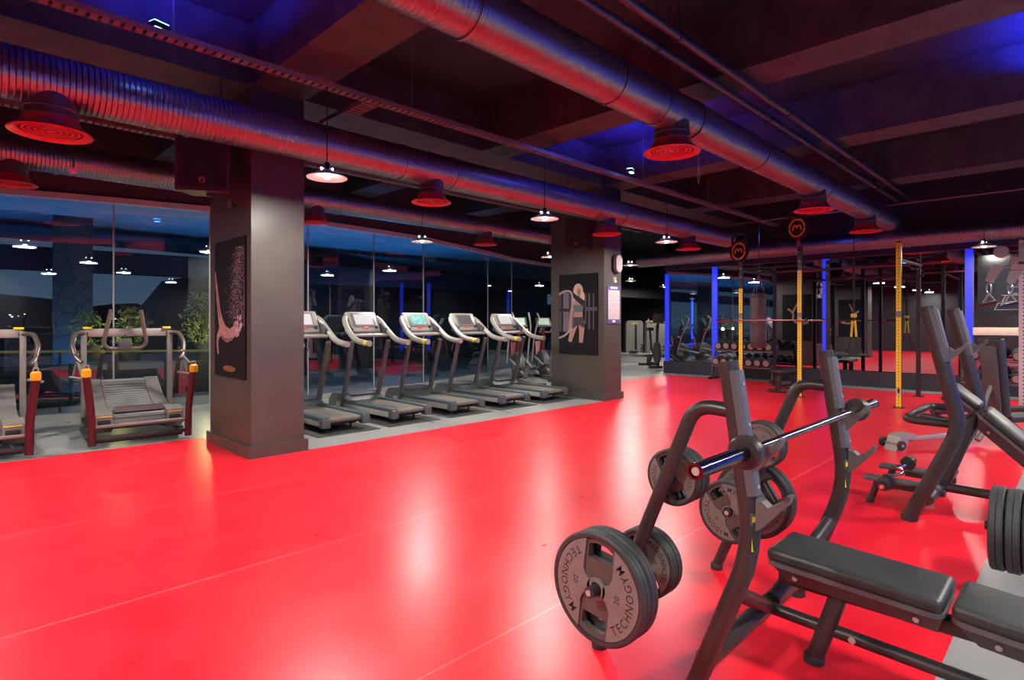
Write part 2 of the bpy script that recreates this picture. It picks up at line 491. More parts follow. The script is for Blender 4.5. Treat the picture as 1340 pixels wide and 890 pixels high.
MB().prism([(-6.6, 2.6), (6.6, 2.6), (3.2, 5.6), (-3.2, 5.6)], -4.4, 4.4, Matrix.Rotation(PI/2, 4, 'X')).build('roof', MATTE, t)
# planter wall with rail and shrubs
tag(MB().box((1.2, 16.6, .35), (9.5, .5, .75), -.15, bev=.02).build('planter_wall', mat('tan planter', (.40, .31, .25), .7)), 'tan low planter wall along the terrace edge outside the glass', 'planter')
rl = thing('terrace_rail', 'yellow handrail running along the terrace outside the glass', 'railing', (0, 0, 0))
MB().cyl((-.9, 12.25, 1.06), (4.6, 10.98, .95), .022).build('handrail', mat('rail yellow', (.75, .5, .06), .4), rl)
for x in (-.6, 1.4, 3.6):
    MB().cyl((x, 12.25-(x+.9)*.231, -.02), (x, 12.25-(x+.9)*.231, 1.0), .018).build('post', MATTE, rl)
tag(MB().box((1.0, 14.9, .33), (8.5, .05, .05), -.115).build('pool_glow_strip', emis('blue strip', (.02, .08, 1), 2.5)), 'added blue strip imitating pool glow low on the terrace outside the glass', 'light strip')  # glowing strip added in place of the pool's blue glow
tag(MB().box((.2, 15.0, .14), (7.2, .04, .32), -.115).build('pool_band_panel', mat('lit pool blue', (.03, .12, .30), .5)), 'low blue panel standing in for the lit pool under the glow strip', 'screen')  # blue of the lit pool band put into the panel colour
LEAFM = mat('shrub leaves', (.26, .30, .05), .5, var=.3, scale=10)
def shrub(x, y, z, h, n, label):
    t = thing('potted_shrub', label, 'shrub', (x, y, z), group='shrubs on the terrace')
    m = MB(); st = MB()
    for i in range(max(5, n//40)):
        a = random.random()*2*PI; r = random.random()*.2*h
        st.tube([(0, 0, .3), (r*.4*math.cos(a), r*.4*math.sin(a), .3+h*.4), (r*math.cos(a), r*math.sin(a), .3+h*random.uniform(.7, 1))], .008, 5)
    for i in range(n):
        a = random.random()*2*PI; r = .42*h*math.sqrt(random.random()); zz = .35 + h*random.random()
        r *= .5 + .6*math.sin(PI*min(1, (zz-.3)/h))
        p = V((r*math.cos(a), r*math.sin(a), zz)); l = random.uniform(.07, .16)
        R = Matrix.Rotation(random.random()*2*PI, 4, 'Z') @ Matrix.Rotation(random.uniform(-1.2, .6), 4, 'Y')
        m.add([(0, 0, 0), (l*.5, l*.14, .01), (l, 0, -.02), (l*.5, -l*.14, .01)], [(0, 1, 2, 3)], Matrix.Translation(p) @ R)
    m.build('foliage', LEAFM, t, smooth=0)['kind'] = 'stuff'; st.build('stem', mat('stem', (.1, .07, .03), .7), t)
    MB().lathe([(0, 0), (.16, 0), (.2, .35), (.17, .36), (0, .33)], n=20).build('pot', MATTE, t)
shrub(1.95, 12.9, .72, .6, 260, 'small yellow-lit shrub beside the stone column outside the glass')
shrub(2.62, 13.05, .72, .7, 380, 'bushy yellow-lit shrub outside between the window seam and tall shrub')
shrub(3.95, 13.0, .72, 1.0, 620, 'tall leafy shrub outside the glass next to the front pillar')

# ------------------------------------------------------------------ lamps and lights
def area(p, power, size, col=(1, .93, .86), rot=(0, 0, 0), spread=PI):
    l = bpy.data.lights.new('lamp_light', 'AREA'); l.shape = 'DISK'; l.size = size; l.energy = power; l.color = col; l.spread = spread
    o = bpy.data.objects.new('lamp_light', l); COL.objects.link(o); o.location = p; o.rotation_euler = rot
    return o
def up_spot(p, power, col):
    l = bpy.data.lights.new('blue_light', 'SPOT'); l.energy = power; l.color = col; l.spot_size = 2.75; l.spot_blend = .6; l.shadow_soft_size = .05
    o = bpy.data.objects.new('blue_light', l); COL.objects.link(o); o.location = p; o.rotation_euler = (PI, 0, 0)
    return o
def point(p, power, col, r=.05):
    l = bpy.data.lights.new('blue_light', 'POINT'); l.energy = power; l.color = col; l.shadow_soft_size = r
    o = bpy.data.objects.new('blue_light', l); COL.objects.link(o); o.location = p
    return o
def pendant_proto():
    t = thing('pendant_lamp', '', 'lamp', (0, 0, 0), group='white dish pendant lamps')
    MB().lathe([(.03, .075), (.06, .07), (.12, .04), (.195, .004), (.2, 0), (.198, -.006), (.19, 0), (.115, .03), (.05, .058), (.03, .06)], n=36).build('lamp_shade', WHT, t)
    MB().lathe([(0, .15), (.022, .15), (.03, .13), (.034, .07), (.03, .055), (0, .055)], n=18).build('socket', BLK, t)
    for q_ in (-1, 1): MB().lathe([(0, -.011), (.008, -.007), (.011, 0), (.008, .007), (0, .011)], (q_*.05, -q_*.02, .09), n=12).build('bulb', BULB, t)
    MB().lathe([(0, -.02), (.022, -.015), (.036, .01), (.03, .04), (.016, .056)], n=18).build('bulb', BULB, t)
    return t
PP = pendant_proto(); used = []
def pendant(x, y, z, ztop, label, power=60):
    t = PP if not used else dup(PP, (0, 0, 0), 0, label)
    used.append(1)
    t['label'] = label; t.location = (x, y, z)
    for ch in list(t.children):
        if ch.name.startswith('cord'): bpy.data.objects.remove(ch)
    MB().cyl((0, 0, .14), (0, 0, ztop-z), .006, 8).build('cord', MATTE, t)
    area((x, y, z-.035), power, .34)
    l_ = point((x, y, z+.125), 3.0, (1, .9, .78), .012); l_.name = 'lamp_glow'
    return t
PWR = 78
pendant(2.77, 5.4, 2.95, 3.84, 'brightest white dish pendant lamp hanging in front of the near pillar', PWR)
pendant(6.05, 5.4, 2.95, 3.84, 'white dish pendant lamp hanging just left of the second pillar', PWR)
pendant(9.37, 5.4, 2.95, 3.84, 'white dish pendant lamp hanging just right of the second pillar', PWR)
pendant(12.6, 8.3, 2.95, 3.9, 'distant white dish pendant lamp hanging beyond the second pillar under the back duct', PWR)
pendant(6.2, 8.5, 2.95, 3.9, 'white dish pendant lamp hanging above the treadmill row', PWR)
pendant(9.7, 8.5, 2.95, 3.9, 'white dish pendant lamp hanging over the elliptical trainers by the second pillar', PWR)
pendant(14.3, 1.4, 2.95, 4.7, 'white dish pendant lamp hanging over the dumbbells by the mirror wall', PWR)
# lamps of the same rows that hang outside the frame
for p in ((-.6, 5.4), (-3.4, 5.4), (2.95, 8.5), (-.4, 8.5), (-.3, 2.2), (-3.2, 1.5), (3, -.9), (6.2, -1.2), (9.4, -1.2), (12.4, -1.4), (0, -2), (17.5, 11.5), (21.5, 12.5)):
    pendant(p[0], p[1], 2.95, 3.85 if p[1] > 5 else 4.7, 'white dish pendant lamp hanging outside the frame, seen only as a reflection', PWR*(1.45 if p[1] < 3 else 1))
# blue ceiling lights
def blue_spot(x, y, z, label, power):
    t = thing('blue_spotlight', label, 'light', (x, y, z), group='blue ceiling uplights')
    MB().box((0, 0, .0), (.14, .1, .05), .3, bev=.008).build('housing', BLK, t)
    MB().box((0, 0, .028), (.12, .08, .01), .3).build('lens', BLUEL, t)
    MB().box((0, -.02, -.03), (.1, .05, .012), .3).build('lens', BLUEL, t)
    up_spot((x, y, z+.06), power, (.01, .03, 1))
blue_spot(1.32, 5.52, 3.98, 'small glowing blue light on the cable tray near the upper left duct', 320)
blue_spot(7.9, 5.2, 3.93, 'small blue uplight on the cable tray between the two pendant lamps', 380)
blue_spot(1.9, 3.9, 4.35, 'blue uplight shining on the ceiling beam above the camera', 750)
blue_spot(8.6, .2, 4.2, 'blue uplight above the two dark pipes over the benches', 260)
for p in ((13.8, 4, 3.6, 5), (11, -1.6, 4.2, 110), (7.3, 4.1, 4.3, 30)):
    point(p[:3], p[3], (.02, .10, 1))
for p_ in ((-1.5, 13.6, .25), (2.0, 13.4, .25), (5.5, 12.6, .25), (9, 13.2, .25)):  # bare blue uplights without fixtures, added to light the terrace soffit
    area(p_, 58, 1.6, (.02, .36, .9), (PI, 0, 0), 2.4)
tag(MB().box((2.6, 13.0, .36), (4.4, .5, .72), bev=.02).build('planter_box', MATTE), 'long black planter box under the lit shrubs outside the glass', 'planter')
point((2.35, 12.55, 1.15), 22, (1, .72, .2)); point((3.8, 12.4, 1.15), 34, (1, .75, .25))
struct(MB().box((15.3, 18.6, 1.7), (22, .2, 3.6), .38).build('wall_sky_block', MATTE))  # dark wall added to block the sky behind the treadmill windows

# ------------------------------------------------------------------ ducts, diffusers, trays, pipes
def duct(name, label, p0, p1, r, collars, mt=None):
    p0, p1 = V(p0), V(p1); ax = p1-p0; L_ = ax.length
    ang = math.atan2(ax.y, ax.x)
    t = thing(name, label, 'duct', p0, ang)
    MB().lathe([(0, 0), (r, 0)] + [(r, L_*i/40) for i in range(1, 40)] + [(r, L_), (0, L_)], axis=(1, 0, 0), n=48).build('duct_pipe', mt or DUCT, t, smooth=50)
    for s in collars:
        MB().ring(r+.001, r+.012, s-.02, s+.02, axis=(1, 0, 0), n=48).build('collar', DUCT, t)
    for s in collars[::3]:
        MB().cyl((s+.3, 0, r*.98), (s+.3, 0, H_C-p0.z), .006, 6).build('hanger_rod', BLK, t)
    return t
duct('air_duct', 'large spiral metal duct crossing the upper right of the ceiling', (-.5, 3.05, 3.68), (15.0, 3.05, 3.68), .205, (1.5, 3.1, 4.8, 5.55, 6.25, 8, 10.0, 10.6, 12, 13.05, 13.6, 15))
duct('air_duct', 'spiral metal duct running in front of the two pillars', (-4, 6.1, 3.5), (13.4, 6.1, 3.5), .215, (2, 3.3, 3.9, 5.7, 8.1, 8.9, 12.1, 12.9, 15.2))
duct('air_duct', 'slimmer spiral metal duct behind the pillars above the window wall', (-3, 9.55, 3.64), (13.2, 9.55, 3.64), .2, (1.2, 3.2, 4.1, 7.2, 8.1, 11.3, 12.2))
duct('air_duct', 'spiral metal duct running crosswise above the mirror wall', (14.75, -3.6, 3.3), (14.75, 9.4, 3.3), .19, (2, 5, 6.3, 8, 10, 12))
def diffuser_proto():
    t = thing('ceiling_vent', '', 'diffuser', (0, 0, 0), group='red round air diffusers')
    MB().lathe([(.0, .36), (.17, .36), (.18, .2), (.19, .19), (.18, .18), (.18, .14), (.19, .13), (.18, .12), (.0, .12)], n=32).build('neck', DKDUCT, t)
    MB().lathe([(.18, .125), (.195, .1), (.215, .06), (.275, .012), (.29, 0), (.285, -.008), (.25, .006), (.22, .03)], n=40).build('flared_ring', REDP, t)
    g = MB()
    for r in (.06, .1, .14, .18, .22): g.ring(r, r+.016, .012, .04, n=32)
    g.lathe([(0, .04), (.035, .03), (.03, .012), (0, .01)], n=20)
    g.build('grille', REDP, t)
    return t
DP = diffuser_proto(); du = []
def diffuser(x, y, z, top, label, s=1):
    t = DP if not du else dup(DP, (0, 0, 0), 0, label)
    du.append(1); t['label'] = label; t.location = (x, y, z); t.scale = (s, s, s)
for a in ((5.4, 3.05, 3.26, 0, 'red round diffuser at top right, largest on the upper right duct'), (9.8, 3.05, 3.26, 0, 'middle red diffuser of the three on the upper right duct'),
          (12.8, 3.05, 3.26, 0, 'farthest red diffuser on the upper right duct, by the mirror wall'),
          (.67, 6.1, 3.07, 0, 'large red diffuser at left under the front duct, left of the loudspeaker'),
          (4.6, 6.1, 3.07, 0, 'red diffuser under the front duct, right of the brightest pendant lamp', .9),
          (8.5, 6.1, 3.07, 0, 'red diffuser under the front duct in front of the second pillar', .9), (11.5, 6.1, 3.07, 0, 'red diffuser under the front duct beyond the second pillar', .9),
          (.66, 9.55, 3.23, 0, 'red diffuser under the rear duct at far left above the window', .9),
          (4.67, 9.55, 3.23, 0, 'red diffuser under the rear duct showing just right of the near pillar', .9),
          (8.7, 9.55, 3.23, 0, 'red diffuser under the rear duct above the last treadmills', .9)):
    diffuser(*a)
def tray(label, y, z, x0, x1, w_=.11, axis='x'):
    t = thing('cable_tray', label, 'cable tray', (0, 0, 0))
    m = MB()
    m.box(((x0+x1)/2, y-w_/2, z), (x1-x0, .006, .05)); m.box(((x0+x1)/2, y+w_/2, z), (x1-x0, .006, .05))
    x = x0
    while x < x1:
        m.box((x, y, z-.023), (.05, w_, .004)); x += .075
    m.build('tray', SIL2, t)
    c = MB()
    for k in (-.025, 0, .028):
        c.tube([(x0+(x1-x0)*i/20, y+k+random.uniform(-.008, .008), z-.008+random.uniform(0, .006)) for i in range(21)], .009, 6)
    c.build('cable', MATTE, t)
    for x in [x0+1+2.4*i for i in range(int((x1-x0)/2.4))]:
        MB().cyl((x, y, z), (x, y, H_C), .005, 6).build('hanger_rod', SIL2, t)
tray('long perforated cable tray carrying the front row of pendant lamps', 5.4, 3.87, -2, 14.6)
tray('perforated cable tray running under the ceiling between the two left ducts', 8.5, 3.93, -2, 13.5)
b_ = thing('cable_tray', 'short perforated cable tray branching off towards the window by the near pillar', 'cable tray')
bm_ = MB()
for k in (-.09, .09): bm_.box((3.35+k, 6.0, 3.9), (.006, 1.1, .05))
for i in range(14): bm_.box((3.35, 5.5+i*.078, 3.877), (.18, .05, .004))
bm_.build('tray', SIL2, b_)
for y, z, lb in ((2.53, 4.0, 'upper dark pipe of the pair beside the large right duct'), (2.75, 3.98, 'lower dark pipe of the pair beside the large right duct')):
    t = thing('pipe', lb, 'pipe', (0, 0, 0))
    MB().tube([(-1, y, z), (14.2, y, z)], .042, 16).build('pipe_run', mat('pipe dark steel', (.09, .09, .10), .3, .6), t)
    for x in (2.0, 4.6, 7.2, 9.8, 12.2):
        MB().ring(.042, .052, -.02, .02, (x, y, z), (1, 0, 0), 18).build('clamp', BLK, t)
        MB().cyl((x, y, z+.05), (x, y, H_C), .006, 6).build('hanger_rod', BLK, t)
t = thing('pipe', 'thin pipe under the ceiling along the top of the mirror wall', 'pipe')
MB().cyl((13.6, -3, 3.86), (13.6, 6, 3.86), .025).build('pipe_run', DKDUCT, t)
for x, y, z, lb in ((1.02, 7.6, 3.1, 'small red-lit smoke sensor beside the large left diffuser'), (.35, 5.4, 3.82, 'small round sensor on the front cable tray at the upper left')):
    s_ = thing('smoke_sensor', lb, 'sensor', (x, y, z))
    MB().lathe([(0, -.03), (.03, -.028), (.045, -.005), (.05, .01), (.05, .025), (0, .025)], n=20).build('sensor_body', WHT, s_)
    MB().cyl((0, 0, .02), (0, 0, 4.75-z if y > 7 else .03), .006, 8).build('mount_rod', BLK, s_)
cb = thing('hanging_hook', 'bent wire hook hanging from the ceiling near the big duct', 'hook', (7.1, 3.62, 3.3))
MB().tube([(0, 0, 1.4), (0, 0, .25), (.03, 0, .12), (.0, 0, .02), (-.04, 0, .1), (-.01, 0, .24)], .006, 6).build('wire', SIL, cb)

# ------------------------------------------------------------------ pillar fittings
def frame_on(p, ux, uz):
    ux = V(ux); uz = V(uz); n = ux.cross(uz)
    M = Matrix((ux, uz, n)).transposed().to_4x4(); M.translation = p
    return M
class Strip(list): pass
def strip(pts, ws):
    L_, R_ = [], []
    for i, p in enumerate(pts):
        a = V(pts[max(i-1, 0)]); b = V(pts[min(i+1, len(pts)-1)]); d = (b-a).normalized(); n = V((-d.y, d.x)); p = V(p)
        L_.append(tuple(p+n*ws[i])); R_.append(tuple(p-n*ws[i]))
    return Strip(L_ + R_[::-1])
def smooth2(pts, k=5):
    return [(p.x, p.y) for p in fillet([(x, y, 0) for x, y in pts], .5, k)]
def ell(cx, cy, rx, ry, rot=0, n=24):
    return [(cx+rx*math.cos(2*PI*i/n)*math.cos(rot)-ry*math.sin(2*PI*i/n)*math.sin(rot), cy+rx*math.cos(2*PI*i/n)*math.sin(rot)+ry*math.sin(2*PI*i/n)*math.cos(rot)) for i in range(n)]
def poster(label, T, w_, h_, deco):
    t = thing('wall_poster', label, 'poster', (0, 0, 0))
    MB().prism([(0, 0), (w_, 0), (w_, h_), (0, h_)], 0, .018, T).build('panel', POST, t)
    for i, (nm, m, polys) in enumerate(deco):
        mb = MB()
        for j_, p in enumerate(polys):
            if isinstance(p, Strip):
                h_n = len(p)//2; z_ = .0188+.0006*i+(.00009*j_ if len(polys) < 9 else 0)
                mb.add([(x, y, z_) for x, y in p], [(q, q+1, 2*h_n-2-q, 2*h_n-1-q) for q in range(h_n-1)], T)
            else: mb.prism(p, .0182, .0188+.0006*i+(.00009*j_ if len(polys) < 9 else 0), T)
        mb.build(nm, m, t, smooth=0)
    return t
def dust(n, f):
    o = []
    for i in range(n):
        x, y = f(); r = random.uniform(.003, .009)
        a = random.random()*PI
        o.append([(x+r*math.cos(a), y+r*math.sin(a)), (x+r*math.cos(a+2.1), y+r*math.sin(a+2.1)), (x+r*math.cos(a+4.2), y+r*math.sin(a+4.2))])
    return o
def dfun():
    y = random.uniform(.6, 1.5); c = .78+.05*math.sin(y*5); s = .17*(1-abs(y-.85)*.8)
    return min(.96, max(.3, random.gauss(c, s))), y
def arm1(mirror=0):
    return [('dust', DUST, dust(1100, dfun)),
        ('figure', SKIN, [strip([(.02, 1.26), (.06, 1.10), (.11, .92), (.16, .76), (.22, .64)], [.012, .03, .042, .05, .075]),
                          [(.15, .70), (.26, .69), (.38, .60), (.52, .565), (.62, .60), (.70, .58), (.67, .48), (.57, .43), (.41, .405), (.28, .44), (.17, .52)],
                          strip([(.22, .55), (.12, .47), (.10, .37), (.13, .26)], [.06, .042, .03, .02])]),
        ('shading', SKIN2, [strip([(.045, 1.2), (.10, .98), (.15, .80), (.19, .70)], [.004, .012, .016, .02]), strip([(.2, .50), (.34, .44), (.5, .435), (.62, .46)], [.01, .02, .02, .01]),
                            strip([(.36, .58), (.44, .52), (.46, .46)], [.006, .012, .006]), strip([(.15, .47), (.125, .38), (.14, .30)], [.006, .01, .006])]),
        ('head', SKIN, [ell(.72, .565, .075, .095, .3)]),
        ('curly_hair', DUST, [ell(.80+.10*math.cos(q*.9)*(.5+.5*((q*7) % 3)/2), .605+.115*math.sin(q*.9)*(.5+.5*((q*5) % 3)/2), .035, .026, q) for q in range(8)]),
        ('hair_shadow', SKIN2, [ell(.80+.07*math.cos(q*1.3+.4), .60+.08*math.sin(q*1.3+.4), .016, .011, q*.7) for q in range(7)]),
        ('glow', mat('print warm glow', (.20, .10, .03), .6), [ell(.5, .1, .2, .035)])]
poster('tall dark poster of an athlete in chalk dust on the near pillar', frame_on((2.43, 7.58, .85), (0, -1, 0), (0, 0, 1)), .98, 1.61, arm1())
fig2 = [('window', mat('print grey violet', (.16, .14, .19), .6), [[(0.02, .45), (.40, .45), (.40, 1.2), (.02, 1.25)]]),
    ('window_bar', MATTE, [[(.04, .45), (.11, .45), (.11, 1.28), (.04, 1.3)], [(.26, .45), (.30, .45), (.30, 1.2), (.26, 1.2)], [(0, .86), (.42, .84), (.42, .9), (0, .92)]]),
    ('rack', DGR, [[(.66, .6), (.69, .6), (.69, 1.2), (.66, 1.2)], [(.74, .5), (.78, .5), (.78, 1.2), (.74, 1.2)], [(.85, .5), (.88, .5), (.88, 1.2), (.85, 1.2)], [(.66, .86), (.95, .86), (.95, .93), (.66, .93)]]),
    ('hair', HAIR, [ell(.49, 1.25, .12, .15), ell(.41, 1.06, .07, .18, .15), ell(.59, 1.08, .06, .16, -.1)]),
    ('figure', SKIN, [ell(.51, 1.23, .05, .08), strip([(.49, 1.16), (.49, 1.0), (.50, .82), (.49, .68)], [.04, .13, .10, .12]),
                      strip([(.38, .98), (.32, .82), (.29, .62), (.27, .46)], [.05, .04, .03, .025]),
                      strip([(.43, .66), (.36, .48), (.28, .25)], [.08, .065, .045]), strip([(.57, .66), (.58, .46), (.56, .24)], [.08, .06, .045])]),
    ('top', TEAL, [[(.36, .98), (.63, .97), (.60, .84), (.40, .84)]]),
    ('shorts', mat('print dark shorts', (.05, .045, .06), .6), [[(.37, .74), (.62, .74), (.66, .52), (.52, .58), (.48, .58), (.34, .5)]]),
    ('sleeve', mat('print black sleeve', (.012, .01, .012), .6), [strip([(.64, 1.0), (.56, 1.05), (.42, 1.14), (.30, 1.25)], [.06, .055, .045, .03])]),
    ('bar_print', mat('print pale bar', (.40, .36, .38), .6), [strip(q_, [.02]*len(q_)) for q_ in [smooth2([(.0, 1.20), (.16, 1.27), (.33, 1.25), (.36, 1.08), (.35, .95)])]]),
    ('bar_print', bpy.data.materials['print pale bar'] if 'print pale bar' in bpy.data.materials else HAIR, [strip(q_, [.02]*len(q_)) for q_ in [smooth2([(.0, .32), (.14, .36), (.27, .46), (.33, .5)])]])]
poster('dark poster of a blonde athlete with a bar on the second pillar', frame_on((8.94, 7.57, .85), (0, -1, 0), (0, 0, 1)), .96, 1.59, fig2)
bk = [('figure', SKIN, [strip(smooth2([(.1, .62), (.4, .55), (.62, .7), (.58, .95), (.78, 1.1)]), [.03]*16 if 0 else [.035]*len(smooth2([(.1, .62), (.4, .55), (.62, .7), (.58, .95), (.78, 1.1)]))), strip([(.62, .95), (.5, 1.2), (.42, 1.4)], [.04, .03, .02]), ell(.2, .62, .08, .06)])]
poster('poster with a pale bent figure behind the second pillar, seen in the mirror', frame_on((9.5, 6.62, .85), (0, 1, 0), (0, 0, 1)), .96, 1.59, bk)
poster('poster with a pale figure behind the near pillar, seen in the mirror', frame_on((3.03, 6.62, .85), (0, 1, 0), (0, 0, 1)), .96, 1.59, [(n, m, [[(.96-x, y) for x, y in p] for p in ps]) for n, m, ps in bk])
# rules sign, wall light, switch
t = thing('wall_sign', 'purple and white printed rules sign on the second pillar', 'sign', (0, 0, 0))
T = frame_on((9.0, 6.47, 1.46), (1, 0, 0), (0, 0, 1))
T2 = T @ Matrix.Translation((.03, 0, 0))
MB().prism([(0, 0), (.43, 0), (.43, .74), (0, .74)], 0, .012, T2).build('panel', PURP, t)
mb = MB(); tx = MB(); rows = MB()
mb.prism([(.03, .08), (.40, .08), (.40, .645), (.03, .645)], .012, .014, T2)
for i in range(6):
    y = .55-i*.093
    rows.prism([(.03, y-.006), (.40, y-.006), (.40, y-.001), (.03, y-.001)], .0142, .0146, T2)
    tx.prism([(.045, y+.05), (.06, y+.05), (.06, y+.08), (.045, y+.08)], .0142, .0148, T2)
    for k in range(3):
        tx.prism([(.08, y+.02+k*.022), (.36-.05*((i+k) % 3), y+.02+k*.022), (.36-.05*((i+k) % 3), y+.027+k*.022), (.08, y+.027+k*.022)], .0142, .0145, T2)
mb.build('paper_sheet', PAPER, t); rows.build('divider', PURP, t); tx.build('print', mat('faint red print', (.45, .25, .25), .7), t, smooth=0)
hd = MB()
for a_, b_, z_ in ((.10, .185, .675), (.20, .225, .675), (.24, .33, .675), (.165, .26, .03)): hd.prism([(a_, z_), (b_, z_), (b_, z_+.035), (a_, z_+.035)], .0125, .0135, T2)
hd.build('heading', WHT, t, smooth=0)
t = thing('wall_lamp', 'oval white emergency wall lamp high on the second pillar', 'lamp', (9.3, 6.47, 2.62))
MB().prism(rrect(.25, .38, .12, 8), 0, .05, Matrix.Rotation(PI/2, 4, 'X')).build('back_box', BLK, t)
MB().prism(rrect(.20, .33, .1, 8), .05, .10, Matrix.Rotation(PI/2, 4, 'X')).build('diffuser_cover', mat('frosted cover', (.36, .32, .31), .3), t)
t = thing('wall_switch', 'small white switch between emergency lamp and rules sign', 'switch', (9.28, 6.47, 2.31))
MB().box((0, -.008, 0), (.09, .016, .11), bev=.004).build('plate', SIL, t); MB().box((.012, -.02, -.03), (.055, .012, .035), bev=.003).build('rocker', WHT, t)
# loudspeakers
def speaker(label, loc, rz, w_, d_, h_, bracket):
    t = thing('loudspeaker', label, 'loudspeaker', loc, rz)
    m = MB(); pl = [(-w_/2, -d_/2), (w_/2, -d_/2), (w_*.36, d_/2), (-w_*.36, d_/2)]
    m.prism(pl, -h_/2, h_/2); m.build('cabinet', mat('speaker cabinet', (.06, .045, .048), .45), t)
    g = MB().prism(rrect(w_*.86, h_*.9, .03), d_/2, d_/2+.012, Matrix.Rotation(PI/2, 4, 'X')); g.build('grille', mat('speaker grille', (.011, .011, .013), .65, bump=.4, bscale=300), t)
    lg = MB().ring(.028, .036, d_/2+.012, d_/2+.016, (0, 0, -h_*.32), (0, -1, 0), 24)
    lg = MB(); Tm = Matrix.Translation((0, -d_/2-.0135, -h_*.33)) @ Matrix.Rotation(PI/2, 4, 'X')
    lg.ring(.027, .034, 0, .003, n=24)
    lg2 = MB(); lg2.add(lg.v, lg.f, Tm)
    for s in (-1, 1): lg2.prism([(s*.003, .022), (s*.010, .022), (s*.024, -.016), (s*.016, -.016)], 0, .003, Tm)
    lg2.build('logo', mat('speaker emblem', (.5, .25, .15), .4), t)
    b = MB(); b.box((w_*.2, 0, -h_/2-.02), (.22, .05, .03)); b.box((w_*.42, .02, -h_/2-.07), (.04, .05, .13), bev=.005); b.cyl((w_*.42, .0, -h_/2-.1), bracket, .018, 10)
    b.build('wall_mount', BLK, t)
    hh = MB().box((-w_/2-.0, 0, h_*.22), (.012, .05, .16), .1); hh.build('handle_recess', MATTE, t)
speaker('black loudspeaker on a bracket at the near pillar, under the front duct', (2.10, 6.85, 3.24), -PI/4+.2, .54, .32, .66, (.24, .16, -.42))
t = thing('loudspeaker', 'dark flush loudspeaker high on the second pillar above the poster', 'loudspeaker', (0, 0, 0))
T = frame_on((8.94, 7.3, 2.93), (0, -1, 0), (0, 0, 1))
MB().prism([(0, 0), (.55, 0), (.55, .62), (0, .62)], 0, .16, T).build('cabinet', mat('speaker maroon black', (.05, .03, .033), .5), t)
MB().prism([(.02, .02), (.53, .02), (.53, .60), (.02, .60)], .16, .168, T).build('grille', mat('speaker mesh', (.035, .022, .025), .7), t)
MB().prism(rrect(.07, .035, .008), .168, .172, T @ Matrix.Translation((.275, .08, 0))).build('logo', mat('emblem', (.45, .2, .18), .4), t)
MB().box((8.86, 7.02, 2.9), (.1, .2, .03)).build('wall_mount', SIL2, t)
# ------------------------------------------------------------------ weight plates
def yz(x0):  # 2D (a,b) -> local (x, y=-a?, z=b) with thickness along x
    return Matrix(((0, 0, 1, x0), (-1, 0, 0, 0), (0, 1, 0, 0), (0, 0, 0, 1)))
def plate(label, loc, d, th, num, rot, group=None, rz=0, faces=(-1,)):
    # disc with its axis along local x, centred on loc; lettered face(s) towards -x (or +x)
    t = thing('weight_plate', label, 'weight plate', loc, rz, group)
    R = d/2; ri = R*.90
    Rt = Matrix.Rotation(rot, 4, 'Z')
    MB().lathe([(ri, -th/2), (R-.008, -th/2), (R, -th/2+.007), (R, -.003), (R-.004, 0), (R, .003), (R, th/2-.007), (R-.008, th/2), (ri, th/2), (ri, -th/2)], axis=(1, 0, 0), n=56).build('rim', PLB, t)
    B = Matrix(((0, 0, -1, 0), (-1, 0, 0, 0), (0, 1, 0, 0), (0, 0, 0, 1)))   # local XY -> plate plane seen from -x
    hw = R*.30
    def slot(s):
        return [(-hw*.86, s*R*.50), (hw*.86, s*R*.50), (hw*.86, s*R*.74), (hw*.4, s*R*.80), (-hw*.4, s*R*.80), (-hw*.86, s*R*.74)]
    bore = circ(.0255, 20)
    MB().holed(circ(ri+.001, 56), [slot(1), slot(-1), bore], -th*.30, th*.30, B @ Rt).build('web', PLD, t)
    for fs in faces:
        F_ = B if fs < 0 else Matrix.Rotation(PI, 4, 'Z') @ B
        lobe = MB(); let = MB(); h0, h1 = th*.29, th*.47
        for s in (1, -1):
            a0 = math.acos(hw*1.05/ri)
            pts = [(s*ri*.985*math.cos(a0*(1-2*i/20)), ri*.985*math.sin(a0*(1-2*i/20))) for i in range(21)]
            c = R*.2
            pts += [(s*hw*1.05, -R*.30), (s*hw*.85, -c*.9), (s*c*.75, -c*.55), (s*c*.75, c*.55), (s*hw*.85, c*.9), (s*hw*1.05, R*.30)]
            lobe.prism(pts, h0, h1, F_ @ Rt)
        lobe.ring(.027, R*.21, h0, h1*1.02, n=32, axis=(0, 0, 1)) if 0 else None
        hubm = MB(); hubm.ring(.027, R*.20, h0, h1, n=32)
        lobe.add(hubm.v, hubm.f, F_ @ Rt)
        lobe.build('grey_face', PLG, t)
        Tl = F_ @ Rt @ Matrix.Translation((0, 0, h1+.0006))
        for s in (0, PI):
            let = MB(); text_arc(let, 'TECHNOGYM', R*.215, R*.715, s, Tl, sx=.9)
            text_line(let, num, R*.15, Tl @ Matrix.Rotation(s, 4, 'Z') @ Matrix.Translation((R*.50, 0, 0)) @ Matrix.Rotation(PI/2, 4, 'Z'))
            let.build('lettering', LET, t, smooth=0)
    return t

